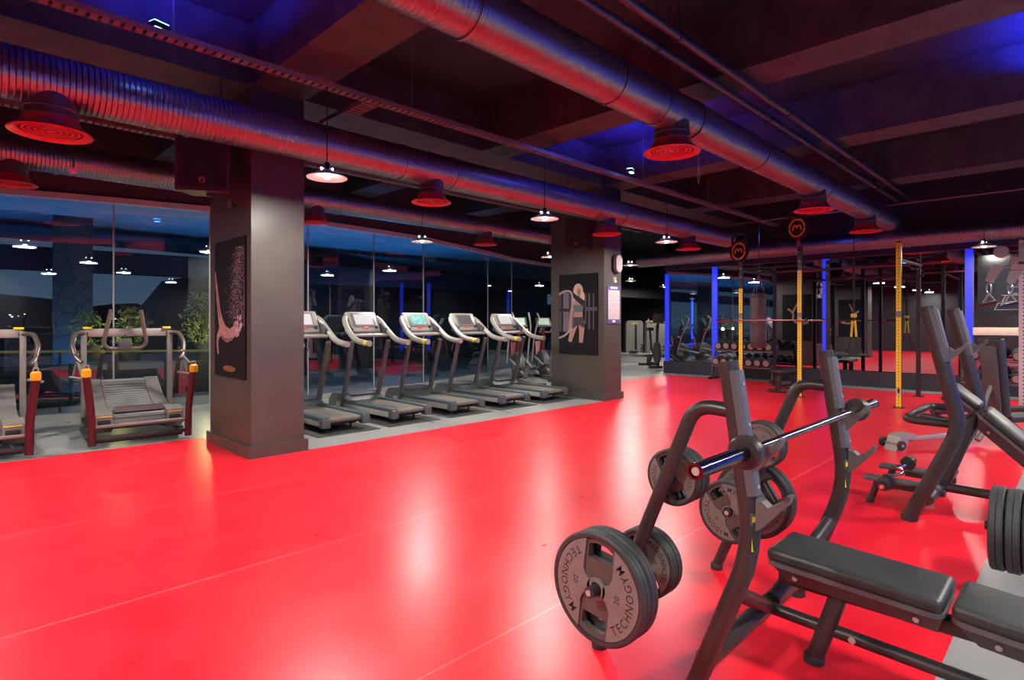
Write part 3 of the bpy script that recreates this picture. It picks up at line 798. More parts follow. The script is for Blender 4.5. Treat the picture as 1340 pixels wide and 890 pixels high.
# ------------------------------------------------------------------ flat Olympic bench in front
BX = 2.755
def rubber_foot(p, r, par):
    MB().lathe([(0, 0), (r*1.12, 0), (r*1.18, .012), (r*1.15, .03), (r*1.02, .036), (0, .036)], p, n=24).build('rubber_foot', BLK2, par)
def pad(name, y0, z0, y1, z1, w_, th, par, x=0, shell=True):
    # upholstered pad from (y0,z0) to (y1,z1) along its lower face
    d = V((0, y1-y0, z1-z0)); L_ = d.length; ang = math.atan2(d.z, d.y)
    c = V((x, (y0+y1)/2, (z0+z1)/2)); R = Matrix.Rotation(ang, 3, 'X'); n = R @ V((0, 0, 1))
    p = MB().box(c+n*(th/2+.012), (w_, L_, th), M=R, bev=th*.42, seg=5).build(name, UPH, par, smooth=60)
    MB().prism(rrect(w_*1.01, L_*1.005, .05, 6), 0, .02, Matrix.Translation(c) @ R.to_4x4()).build('pad_shell', GREY, p)
    sm = MB(); q = rrect(w_*1.0, L_, .055, 6)
    sm.tube([c + n*(th*.42+.012) + R @ V((a, b, 0)) for a, b in q], .0035, 6, closed=True); sm.build('piping', MATTE, p)
    tr = MB(); e = .085
    vs_ = [(-w_*.40, -L_*.49, 0), (w_*.40, -L_*.49, 0), (w_*.40, L_*.49, 0), (-w_*.40, L_*.49, 0),
           (-w_*.2, -L_*.46, -e), (w_*.2, -L_*.46, -e), (w_*.2, L_*.40, -e), (-w_*.2, L_*.40, -e)]
    tr.add(vs_, [(0, 1, 2, 3), (4, 5, 6, 7), (0, 1, 5, 4), (1, 2, 6, 5), (2, 3, 7, 6), (3, 0, 4, 7)], Matrix.Translation(c) @ R.to_4x4())
    tr.build('pad_base', DGR, p, smooth=0)
    bo = MB()
    for yy in (-L_*.36, L_*.33):
        for s in (-1, 1):
            bo.cyl(c + R @ V((s*w_*.30, yy, -.045)), c + R @ V((s*w_*.34, yy, -.047)), .011, 12)
    bo.build('bolt', BOLT, p)
    return p
def upright(par, x, path, r, hooks, plate_z, fil=.16):
    # path in (y,z) from foot to top
    pts = [(x, y, z) for y, z in path]
    u = MB(); u.tube(pts, r, 24, fil=fil); up = u.build('upright', BLK, par, smooth=50)
    a, b = V(pts[-2]), V(pts[-1]); d = (b-a).normalized(); n = d.cross(V((1, 0, 0))).normalized()
    if n.y > 0: n = -n
    MB().cyl(b, b+d*.012, r*1.02, 24).build('top_cap', BLK2, up)
    R = Matrix((V((1, 0, 0)), n, V((1, 0, 0)).cross(n))).transposed()
    def at(z): return a + d*((z-a.z)/d.z)
    for z0, z1 in plate_z:
        p0, p1 = at(z0), at(z1)
        m = MB(); prof = [(-r*.93, r*.30), (-r*.86, r*.9), (-r*.55, r*1.22), (r*.55, r*1.22), (r*.86, r*.9), (r*.93, r*.30)]
        Tm = R.to_4x4(); Tm.translation = p0
        m.prism(prof, 0, (p1-p0).length if Tm.col[2].to_3d().dot(d) > 0 else -(p1-p0).length, Tm); m.build('cover_plate', GREY, up)
        h = MB()
        for k in (.22, .8):
            q = p0 + (p1-p0)*k + n*r*1.22
            h.cyl(q, q+n*.003, .007, 10)
        h.build('bolt', BOLT, up)
    for z in hooks:
        q = at(z) + n*r*.9
        pl = [(0, -.085), (.025, -.065), (.112, .035), (.124, .068), (.110, .070), (.092, .045), (.045, .012), (.022, .03), (0, .035)]
        m = MB(); Tm = Matrix(((0, 0, 1, q.x), (-1, 0, 0, q.y), (0, 1, 0, q.z), (0, 0, 0, 1)))
        m.prism(pl, -.024, .024, Tm); m.build('bar_hook', GREY, up, smooth=0)
    foot = V(pts[0]); MB().lathe([(0, 0), (r*1.1, 0), (r*1.15, .015), (r*1.08, .03), (0, .03)], (x, pts[0][1], 0), n=24).build('rubber_foot', BLK2, up)
    return up
def sticker(par, p, s=1):
    nv = V((-.43, -.9, 0))
    m = MB(); m.box(p, (.04*s, .014, .045*s), -.45); m.build('label_plate', GREY, par)
    y = MB().box(V(p)+nv*.0065, (.034*s, .004, .022*s), -.45).build('yellow_label', YEL, par)
    y = MB().box(V(p)+V((0, .003, -.085*s)), (.028*s, .014, .07*s), -.45).build('yellow_label', YEL, par)
    k = MB(); k.box(V(p)+V((0, .003, -.085*s))+nv*.0055, (.017*s, .006, .056*s), -.45)
    text_line(k, 'TG', .016*s, Matrix.Translation(V(p)+V((0, -.0052, -.006))) @ Matrix.Rotation(PI/2, 4, 'X')) if 0 else None
    k.build('label_print', MATTE, par, smooth=0)
fb = thing('weight_bench', 'black flat bench press with plate storage arms on the red floor in front', 'weight bench', (BX, 0, 0))
for s, x in ((-1, -.585), (1, .585)):
    up = upright(fb, x, [(1.125, .02), (.882, .66), (.982, 1.335)], .038, (1.0, .80), [(1.045, 1.31), (.845, .985)])
    sticker(up, (x-.016, .876, .765))
    ar = MB().tube([(x, .955, 1.155), (x-.01*s*0, 1.12, 1.165), (x+s*.01, 1.585, .03)], .029, 20, fil=.13).build('storage_arm', BLK, fb, smooth=50)
    rubber_foot((x+s*.01, 1.59, 0), .03, ar)
    for zz, yy in (((.425, 1.395) if s < 0 else (.448, 1.40)), (.835, 1.25)):
        g = MB()
        if s < 0:
            xa, xb = (x-.345, x+.17) if zz < .5 else (x-.02, x+.22)
        else:
            xa, xb = (x-.27, x+.22) if zz < .5 else (x-.24, x+.05)
        g.cyl((xa, yy, zz), (xb, yy, zz), .0225, 20)
        pg = g.build('storage_peg', BLK, fb)
        MB().cyl((xa-.001, yy, zz), (xa-.006, yy, zz), .012, 14).build('bolt', BOLT, pg)
MB().tube([(-.59, 1.075, .155), (.59, 1.075, .155)], .040, 20).build('crossbar', BLK, fb, smooth=50)
for s in (-1, 1):
    MB().tube([(s*.585, .955, .46), (s*.05, 1.05, .19)], .032, 16).build('brace', BLK, fb, smooth=50)
MB().tube([(0, 1.07, .165), (0, -.95, .11)], .027, 18).build('lower_rail', BLK, fb, smooth=50)
sp_ = MB().tube([(-.02, .845, .03), (0, .75, .34)], .036, 20).build('support_post', BLK, fb, smooth=50)
rubber_foot((-.02, .85, 0), .037, sp_)
MB().box((0, .72, .345), (.11, .22, .02)).build('mount_plate', BLK, sp_)
MB().box((0, .2, .335), (.07, 1.6, .06), bev=.01).build('seat_beam', BLK, fb)
MB().cyl((-.026, .70, .155), (-.032, .70, .155), .014, 14).build('bolt', BOLT, fb)
rf = MB().tube([(-.28, -.95, .06), (.28, -.95, .06)], .035, 16).build('rear_foot', BLK, fb, smooth=50)
MB().tube([(0, -.93, .08), (0, -.62, .33)], .04, 16).build('support_post', BLK, fb, smooth=50)
pad('backrest_pad', .372, .400, 1.01, .426, .31, .062, fb)
pad('seat_pad', -.45, .345, .352, .402, .31, .062, fb)
# barbell in the hooks
bb = thing('barbell', 'chrome barbell resting in the hooks of the front bench', 'barbell', (2.73, .847, 1.041), 0)
MB().cyl((-.70, 0, 0), (.64, 0, 0), .0145, 20).build('shaft', CHR, bb)
MB().tube([(-.42, 0, 0), (-.40, 0, 0), (.44, 0, 0), (.46, 0, 0)], .0150, 20).build('knurled_grip', STEEL, bb)
for s, x0, x1 in ((-1, -.715, -1.085), (1, .655, .985)):
    sl = MB().cyl((x0, 0, 0), (x1, 0, 0), .026, 24).build('sleeve', mat('sleeve black chrome', (.10, .10, .12), .16, 1) if s < 0 else STEEL, bb)
    MB().lathe([(0, -.022), (.052, -.022), (.06, -.014), (.06, .012), (.052, .02), (.03, .03), (0, .03)], (x0+.005*s, 0, 0), (1, 0, 0), 28).build('collar', BLK, bb)
    MB().cyl((x1+.0*s, 0, 0), (x1+.004*s, 0, 0), .013, 16).build('end_bolt', BOLT, sl)
    MB().ring(.02, .027, 0, .006*s, (x1, 0, 0), (1, 0, 0), 24).build('end_ring', bpy.data.materials['sleeve black chrome'], sl)
GP = 'plates stored on the front bench'
xl = BX-.585; xr = BX+.585
for i, (x, l) in enumerate(((xl-.275, 'large plate marked 20, outermost on the lower near storage peg of the front bench'), (xl-.218, 'large black weight plate second on the lower near storage peg, behind the plate marked 20'))):
    plate(l, (x, 1.395, .425), .45, .052, '20', -.12, GP)
for x, l in ((xl+.063, 'medium black plate just inside the near storage arm, beside the large plates'), (xl+.108, 'innermost medium black plate on the lower near storage peg')):
    plate(l, (x, 1.395, .425), .305, .042, '10', .4, GP)
for x, l in ((xl+.057, 'small plate marked 5 facing the camera on the upper near storage peg'), (xl+.097, 'small plate in the middle of the upper near storage peg'), (xl+.137, 'small plate at the far end of the upper near storage peg')):
    plate(l, (x, 1.25, .835), .24, .036, '5', .45, GP)
for x, l in ((xr-.235, 'medium plate marked 15 facing the camera on the lower far storage peg'), (xr-.185, 'second medium plate on the lower far storage peg, behind the one marked 15'), (xr-.135, 'third medium plate on the lower far storage peg, next to the storage arm')):
    plate(l, (x, 1.40, .448), .345, .045, '15', .62, GP)
for x, l in ((xr+.08, 'large black plate behind the plates marked 15, on the far storage arm'), (xr+.135, 'outer large black plate farthest along the lower far storage peg')):
    plate(l, (x, 1.40, .448), .45, .052, '20', -1.0, GP)
for x, l in ((xr-.19, 'small plate under the bar, facing the camera on the upper far storage peg'), (xr-.15, 'small plate behind another on the upper far storage peg')):
    plate(l, (x, 1.25, .835), .255, .036, '5', 1.1, GP)

# ------------------------------------------------------------------ incline bench behind
ib = thing('weight_bench', 'black incline bench press behind the front bench, with two tall uprights', 'weight bench', (5.8, 0, 0))
for x in (-.59, .59):
    up = upright(ib, x, [(.95, .02), (.645, .73), (.84, 1.60)], .05, (1.27,), [(1.2, 1.585)], fil=.12)
    sticker(up, (x-.02, .682, 1.02), .7)
MB().tube([(-.59, .84, .17), (.59, .84, .17)], .04, 18).build('crossbar', BLK, ib, smooth=50)
MB().tube([(0, .84, .155), (0, -1.2, .13)], .036, 18).build('lower_rail', BLK, ib, smooth=50)
MB().tube([(0, .86, .1), (0, .62, .78)], .05, 18).build('support_post', BLK, ib, smooth=50)
MB().tube([(-.50, .66, .74), (-.50, 1.0, .745), (.28, .97, .77), (.28, .66, .77)], .03, 16, fil=.11).build('spotter_loop', BLK, ib, smooth=50)
pad('headrest_pad', .615, .795, .80, .955, .26, .06, ib)
pad('backrest_pad', .02, .23, .60, .775, .30, .075, ib)
pad('seat_pad', -.55, .42, -.1, .36, .30, .07, ib)
fp = None
for x in (-.30, .22):
    q = MB().box((x, 1.06, .205), (.12, .52, .035), bev=.014).build('foot_rest', DGR, ib)
    l = MB().tube([(x+.0, 1.22, .19), (x-.01, 1.27, .02)], .026, 14).build('leg', BLK, q, smooth=50)
    rubber_foot((x-.01, 1.275, 0), .026, q)
    MB().box((x, .95, .17), (.06, .36, .05), bev=.01).build('arm', BLK, q)
rubberx = MB().tube([(-.3, -1.2, .05), (.3, -1.2, .05)], .035, 14).build('rear_foot', BLK, ib, smooth=50)
# curl bar lying on the foot rests
ez = thing('curl_bar', 'zigzag chrome curl bar lying across the foot rests of the incline bench', 'curl bar', (5.56, 1.09, .272), .02)
MB().tube([(-.42, 0, 0), (-.26, 0, 0), (-.19, .045, 0), (-.08, -.035, 0), (.08, -.035, 0), (.19, .045, 0), (.26, 0, 0), (.42, 0, 0)], .013, 14, fil=.03).build('shaft', CHR, ez, smooth=60)
for s in (-1, 1):
    q = MB().cyl((s*.40, 0, 0), (s*.60, 0, 0), .025, 20).build('sleeve', STEEL, ez)
    MB().lathe([(0, -.02), (.05, -.02), (.058, -.01), (.058, .015), (.05, .022), (0, .022)], (s*.41, 0, 0), (1, 0, 0), 24).build('collar', BLK, ez)
    MB().cyl((s*.44, 0, 0), (s*.555, 0, 0), .04, 20).build('rubber_sleeve', BLK2, ez)
    MB().cyl((s*.6, 0, 0), (s*.604, 0, 0), .013, 14).build('end_bolt', mat('red bolt', (.6, .2, .18), .3), q)
# adjustable bench with the upright backrest
ab = thing('adjustable_bench', 'black adjustable bench with backrest raised and wheels on a pale strut', 'weight bench', (8.75, 1.02, 0), -.61)
def lx(p):  # world -> local of ab
    return Matrix.Rotation(.61, 3, 'Z') @ (V(p) - V((8.75, 1.02, 0)))
bkp = MB(); Rb = Matrix.Rotation(-.10, 3, 'Y')
bp_ = MB().box((.40, 0, .83), (.085, .29, .96), M=Rb, bev=.035, seg=5).build('backrest', UPH, ab, smooth=60)
MB().box((.345, 0, .80), (.03, .20, .82), M=Rb, bev=.01).build('back_shell', DGR, bp_)
MB().box((.72, 0, .33), (.48, .30, .08), bev=.03, seg=4).build('seat', UPH, ab, smooth=60)
MB().tube([(.35, 0, .72), (.10, .0, .12)], .025, 12).build('adjuster_strut', SIL2, ab, smooth=50)
MB().tube([(.42, 0, .34), (.15, 0, .07)], .034, 12).build('frame_leg', SIL2, ab, smooth=50)
MB().tube([(.95, -.25, .035), (.95, .25, .035)], .032, 12).build('rear_foot', BLK, ab, smooth=50)
MB().tube([(.95, 0, .04), (.6, 0, .28)], .032, 12).build('frame_leg', SIL2, ab, smooth=50)
MB().box((-.35, 0, .14), (.95, .06, .05), M=Matrix.Rotation(-.05, 3, 'Y'), bev=.01).build('base_beam', SIL, ab)
ff = MB().prism([(-.20, 0), (-.14, .16), (-.06, .19), (.06, .19), (.06, .14), (-.03, .13), (-.08, 0)], -.09, .09, Matrix.Translation((-.86, 0, 0)) @ Matrix.Rotation(PI/2, 4, 'X')).build('curved_foot', SIL, ab)
for s in (-1, 1):
    wl = MB().lathe([(0, -.018), (.045, -.018), (.055, -.01), (.055, .01), (.045, .018), (0, .018)], (-1.03, s*.13, .075), (0, 1, 0), 24).build('wheel', BLK2, ab)
    MB().cyl((-1.03, s*.152, .075), (-1.03, s*.147, .075), .018, 12).build('hub', SIL, wl)
MB().cyl((-1.03, -.13, .075), (-1.03, .13, .075), .012, 10).build('axle', SIL2, ab)
# big plates on the rack at the right edge
pr = thing('plate_stand', 'black plate storage stand at the right edge carrying large plates', 'plate stand', (4.12, -.42, 0))
MB().tube([(0, -.1, .03), (0, -.1, .95)], .045, 16).build('post', BLK, pr, smooth=50)
MB().tube([(-.3, -.1, .035), (.3, -.1, .035)], .035, 14).build('base', BLK, pr, smooth=50)
MB().cyl((0, -.1, .37), (0, .82, .37), .024, 18).build('storage_peg', BLK, pr)
for i, l in enumerate(('leftmost of the four large plates stacked on edge at the right border', 'second from left of the four large plates at the right border', 'third from left of the four large plates at the right border', 'rightmost of the four large plates at the right border')):
    plate(l, (4.12, .34-.068*i, .37), .45, .062, '20', .3+.2*i, 'plates on the stand at the right edge', -PI/2, (-1,))
# ------------------------------------------------------------------ treadmills
def treadmill():
    t = thing('treadmill', '', 'treadmill', (0, 0, 0), group='treadmills by the window')
    # origin: rear end centre on the floor, +y towards the window
    MB().box((0, .90, .185), (.47, 1.72, .03), bev=.012).build('belt', BELT, t)
    MB().cyl((-.235, .06, .165), (.235, .06, .165), .036, 20).build('roller', BELT, t)
    for s in (-1, 1):
        sr = MB().box((s*.295, .84, .20), (.115, 1.66, .05), bev=.015).build('side_rail', DKBLUE, t)
        MB().box((s*.295, .86, .135), (.10, 1.62, .09), bev=.01).build('side_panel', SIL, sr)
        MB().box((s*.297, .045, .14), (.125, .11, .125), bev=.014).build('end_cap', DGR, sr)
        MB().cyl((s*.18, .22, .0), (s*.18, .22, .12), .018, 10).build('foot', BLK2, t)
        MB().lathe([(0, 0), (.035, 0), (.035, .02), (0, .025)], (s*.18, .22, 0), n=16).build('foot_pad', BLK2, t)
    MB().box((0, .9, .11), (.46, 1.5, .05)).build('deck_frame', MATTE, t)
    hd = MB()
    prof = [(1.32, .10), (1.32, .215), (1.42, .285), (1.60, .325), (1.82, .30), (1.92, .20), (1.93, .08)]
    M_ = Matrix(((0, 0, 1, 0), (1, 0, 0, 0), (0, 1, 0, 0), (0, 0, 0, 1)))
    hd.prism(prof, -.34, .34, M_); h = hd.build('motor_hood', DGR, t, smooth=40)
    MB().box((0, 1.50, .312), (.44, .22, .02), M=Matrix.Rotation(.2, 3, 'X'), bev=.008).build('hood_panel', GREY, h)
    for s in (-1, 1):
        u = MB()
        u.tube([(s*.315, 1.50, .12), (s*.325, 1.34, .62), (s*.33, 1.16, 1.18)], [.078, .07, .062], 16, sy=.55, fil=0)
        u.build('upright', mat('treadmill upright', (.09, .085, .08), .4) if s < 0 else bpy.data.materials['treadmill upright'], t, smooth=60)
        r_ = MB().tube([(s*.285, 1.47, 1.56), (s*.335, 1.40, 1.50), (s*.365, 1.22, 1.34), (s*.365, 1.0, 1.20), (s*.35, .74, 1.165)], .044, 16, fil=.14).build('handrail', SIL, t, smooth=60)
        MB().tube([(s*.35, .78, 1.166), (s*.348, .62, 1.16)], .042, 14).build('grip', YEL if s < 0 else SIL, r_, smooth=60)
        MB().tube([(s*.349, .655, 1.162), (s*.348, .61, 1.16)], .044, 14).build('grip_end', SIL, r_, smooth=60)
    # console
    R = Matrix.Rotation(math.radians(-30), 3, 'X')
    c = MB().box((0, 1.42, 1.475), (.56, .09, .39), M=R, bev=.03, seg=3).build('console', SIL, t, smooth=50)
    def cf(x, z, d): return V((0, 1.42, 1.475)) + R @ V((x, -.045-d, z))
    MB().box(cf(0, .025, .004), (.40, .016, .25), M=R, bev=.006).build('screen_bezel', SIL2, c)
    scr = MB().box(cf(0, .03, .0125), (.33, .006, .19), M=R).build('screen', SCRW, c)
    MB().box(cf(0, -.125, .004), (.12, .012, .025), M=R, bev=.003).build('stop_key', REDP, c)
    MB().lathe([(0, 0), (.032, 0), (.03, .02), (0, .024)], cf(.21, -.11, 0), R @ V((0, -1, 0)), 18).build('knob', BLK, c)
    MB().tube([(-.33, 1.19, 1.27), (.33, 1.19, 1.27)], .026, 14).build('cross_handle', SIL, t, smooth=50)
    MB().box((0, 1.25, 1.29), (.58, .13, .035), bev=.012).build('tray', SIL2, t)
    MB().tube([(0, 1.19, 1.25), (.015, 1.16, 1.12), (-.01, 1.17, 1.04)], .006, 8).build('safety_cord', MATTE, t)
    for s in (-1, 1):
        MB().box((s*.31, 1.30, 1.36), (.03, .2, .17), M=Matrix.Rotation(.5, 3, 'X'), bev=.01).build('console_bracket', DGR, t)
    return t
TM = treadmill()
tl = ['treadmill partly hidden behind the near pillar, first of the row', 'treadmill with a blank white screen next to the one behind the pillar',
      'middle treadmill of the row, with a colourful picture on its screen', 'treadmill with a dark grey screen, between the colourful and the last white screen', 'last treadmill of the row, white screen, beside the second pillar']
scrpic = mat('console colour picture', (.1, .3, .3), .2)
nt = scrpic.node_tree; b = nt.nodes['Principled BSDF']
tc = nd(nt, 'ShaderNodeTexCoord'); n = nd(nt, 'ShaderNodeTexNoise'); n.inputs['Scale'].default_value = 14
nt.links.new(tc.outputs['Object'], n.inputs['Vector']); cr = nd(nt, 'ShaderNodeValToRGB'); nt.links.new(n.outputs['Fac'], cr.inputs[0])
cr.color_ramp.elements[0].color = (.01, .10, .14, 1); cr.color_ramp.elements[0].position = .42; cr.color_ramp.elements[1].color = (.6, .5, .45, 1); cr.color_ramp.elements[1].position = .66
e = cr.color_ramp.elements.new(.5); e.color = (.05, .35, .30, 1); e = cr.color_ramp.elements.new(.57); e.color = (.5, .05, .07, 1)
nt.links.new(cr.outputs[0], b.inputs['Emission Color']); b.inputs['Emission Strength'].default_value = .5
def find(t, nm): return next((c for c in t.children_recursive if c.name.split('.')[0] == nm), None)
for i, x in enumerate((3.93, 5.0, 6.1, 7.2, 8.28)):
    if i == 0:
        t = TM; t.location = (x, 7.1, 0); t['label'] = tl[0]
    else:
        t = dup(TM, (x, 7.1, 0), 0, tl[i])
    if i in (2, 3):
        s = find(t, 'screen'); s.data = s.data.copy(); s.data.materials[0] = scrpic if i == 2 else SCRD
    # rubber mat under each machine
    tag(MB().box((x, 7.95, .002), (.92, 1.9, .008)).build('floor_mat', mat('thin dark mat', (.06, .06, .055), .7)), ['dark floor mat under the treadmill behind the near pillar', 'dark floor mat under the second treadmill of the row', 'dark floor mat under the middle treadmill with the picture screen', 'dark floor mat under the treadmill with the dark grey screen', 'dark floor mat under the last treadmill beside the second pillar'][i], 'mat', 'mats under the treadmills')
    t.location.z = .006

# ------------------------------------------------------------------ curved running machines at left
def skill():
    t = thing('curved_treadmill', '', 'treadmill', (0, 0, 0), group='curved treadmills with sled posts')
    wb = .58
    # curved slatted belt
    pr = [(-.02+.28+1.5*i/24, .335 + .33*((i/24-.28)/.72)**2 + (.05*((.28-i/24)/.28)**2 if i/24 < .28 else 0)) for i in range(25)]
    lo = [(y, z-.06) for y, z in reversed(pr)]
    M_ = Matrix(((0, 0, 1, 0), (1, 0, 0, 0), (0, 1, 0, 0), (0, 0, 0, 1)))
    b = MB().prism(pr+lo, -.26, .26, M_).build('belt', mat('slat belt', (.20, .20, .19), .5, var=.08), t, smooth=40)
    sl = MB()
    for i in range(0, 24):
        a = V((0, pr[i][0], pr[i][1]+.002)); sl.box(a, (.525, .006, .006))
    sl.build('belt_slats', DGR, b)
    # front roller cover: flat rear face of the belt, two side pods
    MB().box((0, .24, .265), (.60, .13, .17), M=Matrix.Rotation(-.35, 3, 'X'), bev=.03, seg=3).build('rear_roller', mat('rear slats', (.13, .13, .125), .45), t, smooth=50)
    rs = MB()
    for z in (.20, .255, .31): rs.box((0, .172+(.3-z)*.38, z), (.60, .006, .007))
    rs.build('slat_gap', MATTE, t)
    for s in (-1, 1):
        side = [(y+.02, z+.012) for y, z in pr if y > .4] + [(1.80, .60), (1.5, .30), (.5, .12), (.42, .12)]
        p = MB().prism(side, s*.268, s*.44, M_).build('side_cover', SIL2, t, smooth=0)
        q = MB().prism([(.12, .21), (.14, .37), (.34, .405), (.6, .38), (.55, .16), (.3, .13)], s*.285, s*.475, M_).build('side_pod', SIL2, t, smooth=0)
        MB().box((s*.375, .127, .345), (.16, .02, .012)).build('yellow_line', YEL, q)
        MB().box((s*.375, .125, .275), (.13, .03, .06), bev=.01).build('pod_opening', MATTE, q)
        yl = MB(); yl.tube([(s*.444, .45+.9*i/12, .345) for i in range(13)], .008, 6); yl.build('yellow_line', YEL, p)
        # frame upright
        MB().box((s*.50, 1.2, .70), (.065, .085, 1.36), bev=.015).build('upright', SIL2, t)
        MB().box((s*.505, .9, .06), (.07, .9, .07), bev=.015).build('frame_foot', BLK, t)
        MB().tube([(s*.5, .5, .2), (s*.5, 1.15, .2)], .03, 10).build('frame_link', BLK, t, smooth=50)
        MB().box((s*.46, 1.2, 1.415), (.10, .075, .03), bev=.005).build('top_cap', YEL, t)
        # bent outrigger arm
        MB().tube([(s*.47, 1.2, 1.34), (s*.60, 1.1, 1.35), (s*.64, .94, 1.20), (s*.60, .82, 1.03), (s*.55, .76, .98)], .028, 12, fil=.07).build('side_arm', mat('bronze arm', (.12, .09, .085), .3, .4) if s < 0 else bpy.data.materials['bronze arm'], t, smooth=60)
        # sled post
        sp2 = MB().tube([(s*.505, .02, .03), (s*.51, .02, .40), (s*.56, -.02, .86)], .042, 16, fil=.1).build('sled_post', MAROON, t, smooth=60)
        MB().lathe([(0, 0), (.047, 0), (.05, .03), (.048, .085), (.03, .10), (0, .10)], (s*.56, -.02, .85), n=18).build('post_cap', CAPY, sp2)
        MB().tube([(s*.56-.022, -.02, .95), (s*.56-.02, -.02, .985), (s*.56+.02, -.02, .985), (s*.56+.022, -.02, .95)], .008, 8).build('cap_ring', SIL, sp2)
        st = MB()
        for off in (0, .012):
            st.tube([(s*.60+off, .82, 1.02), (s*.575+off, .3, .95), (s*.56+off, .05, .985)] if s > 0 else [(s*.60+off, .82, 1.02), (s*.56+off, .55, .82), (s*.55+off, .2, .8), (s*.56+off, .03, .985)], .009, 6, fil=.1)
        st.build('strap', SIL2, t)
        hg = MB(); hx = s*.60
        hg.tube([(hx, .82, 1.0), (hx-.04, .81, .80)], .007, 6); hg.tube([(hx, .82, 1.0), (hx+.05, .81, .78)], .007, 6)
        h_ = hg.build('handle_strap', SIL2, t)
        MB().tube([(hx-.075, .78, .80), (hx+.075, .83, .76)], .017, 10).build('handle', SIL2, h_, smooth=50)
        ca = MB(); ca.tube([(hx+.02*math.cos(a), .82, 1.06+.05*math.sin(a)) for a in [2*PI*i/14 for i in range(14)]], .006, 6, closed=True); ca.build('carabiner', STEEL, h_)
        # tall handle horn
        MB().tube([(-.04+s*.07, 1.2, 1.13), (-.04+s*.19, 1.18, 1.13), (-.04+s*.25, 1.15, 1.20), (-.04+s*.17, 1.06, 1.66)], .026, 12, fil=.09).build('horn_handle', mat('bronze horn', (.15, .13, .12), .35, .2) if s < 0 else bpy.data.materials['bronze horn'], t, smooth=60)
    MB().box((0, 1.22, 1.35), (.98, .06, .11), bev=.02).build('crossbar', SIL, t)
    MB().box((-.04, 1.18, 1.19), (.15, .05, .15), bev=.012).build('console', DGR, t)
    MB().tube([(-.04, 1.21, 1.34), (-.04, 1.2, 1.2)], .02, 8).build('console_stem', BLK, t)
    MB().tube([(-.50, .03, .245), (.50, .03, .245)], .022, 12).build('push_bar', SIL2, t, smooth=50)
    MB().box((0, .06, .10), (1.0, .07, .05), bev=.012).build('base_bar', BLK, t)
    MB().box((0, .13, .055), (.92, .05, .04), bev=.012).build('base_bar', BLK, t)
    return t
sk = skill(); sk.location = (1.79, 8.24, 0); sk.rotation_euler = (0, 0, -.075); sk['label'] = 'curved slat treadmill with maroon sled posts, whole, left of the near pillar'
dup(sk, (.21, 8.25, 0), -.04, 'curved slat treadmill with maroon sled posts, cut by the left edge of the photo')

# ------------------------------------------------------------------ elliptical trainers and bikes by the far windows
def elliptical():
    t = thing('elliptical_trainer', '', 'elliptical trainer', (0, 0, 0), group='elliptical trainers')
    # faces -x... user stands at -y, console at +y
    MB().box((0, 0, .06), (.12, 1.7, .06), bev=.015).build('base_rail', SIL2, t)
    for y in (-.8, .78): MB().box((0, y, .035), (.6, .09, .06), bev=.015).build('base_foot', BLK, t)
    f = MB().lathe([(0, -.11), (.26, -.11), (.33, -.07), (.34, 0), (.33, .07), (.26, .11), (0, .11)], (0, .45, .40), (1, 0, 0), 36).build('flywheel_cover', DGR, t, smooth=50)
    for s in (-1, 1):
        MB().lathe([(0, 0), (.12, 0), (.13, .012), (.05, .022), (0, .022)], (s*.11, .45, .40), (s, 0, 0), 28).build('crank_disc', SIL, f)
        MB().tube([(s*.19, .55, .55), (s*.19, -.55, .28)], .028, 10).build('pedal_arm', SIL, t, smooth=50)
        MB().box((s*.19, -.30, .38), (.15, .38, .04), M=Matrix.Rotation(-.2, 3, 'X'), bev=.015).build('pedal', BLK, t)
        MB().tube([(s*.27, .55, .45), (s*.27, .40, 1.0), (s*.26, .22, 1.35), (s*.20, .15, 1.62), (s*.22, .28, 1.72)], .022, 10, fil=.12).build('swing_handle', SIL, t, smooth=60)
        MB().tube([(s*.05, .42, 1.22), (s*.16, .28, 1.22), (s*.15, .14, 1.32)], .018, 8, fil=.05).build('fixed_handle', SIL, t, smooth=60)
    m = MB().tube([(0, .62, .1), (0, .48, .8), (0, .40, 1.35)], [.09, .07, .05], 14).build('mast', MAROON, t, smooth=60)
    MB().box((0, .70, .60), (.22, .05, .75), M=Matrix.Rotation(-.2, 3, 'X'), bev=.02).build('mast_panel', mat('salmon panel', (.45, .14, .13), .4), m)
    c = MB().box((0, .40, 1.48), (.42, .06, .28), M=Matrix.Rotation(-.45, 3, 'X'), bev=.02).build('console', DGR, t)
    MB().box(V((0, .40, 1.49))+Matrix.Rotation(-.45, 3, 'X') @ V((0, -.033, 0)), (.30, .008, .19), M=Matrix.Rotation(-.45, 3, 'X')).build('screen', GREENS, c)
    return t
el = elliptical(); el.location = (10.15, 9.75, 0); el.rotation_euler = (0, 0, -.5); el['label'] = 'elliptical trainer with green screen nearest the last treadmill'
dup(el, (11.35, 10.0, 0), -.5, 'elliptical trainer half hidden behind the second pillar')
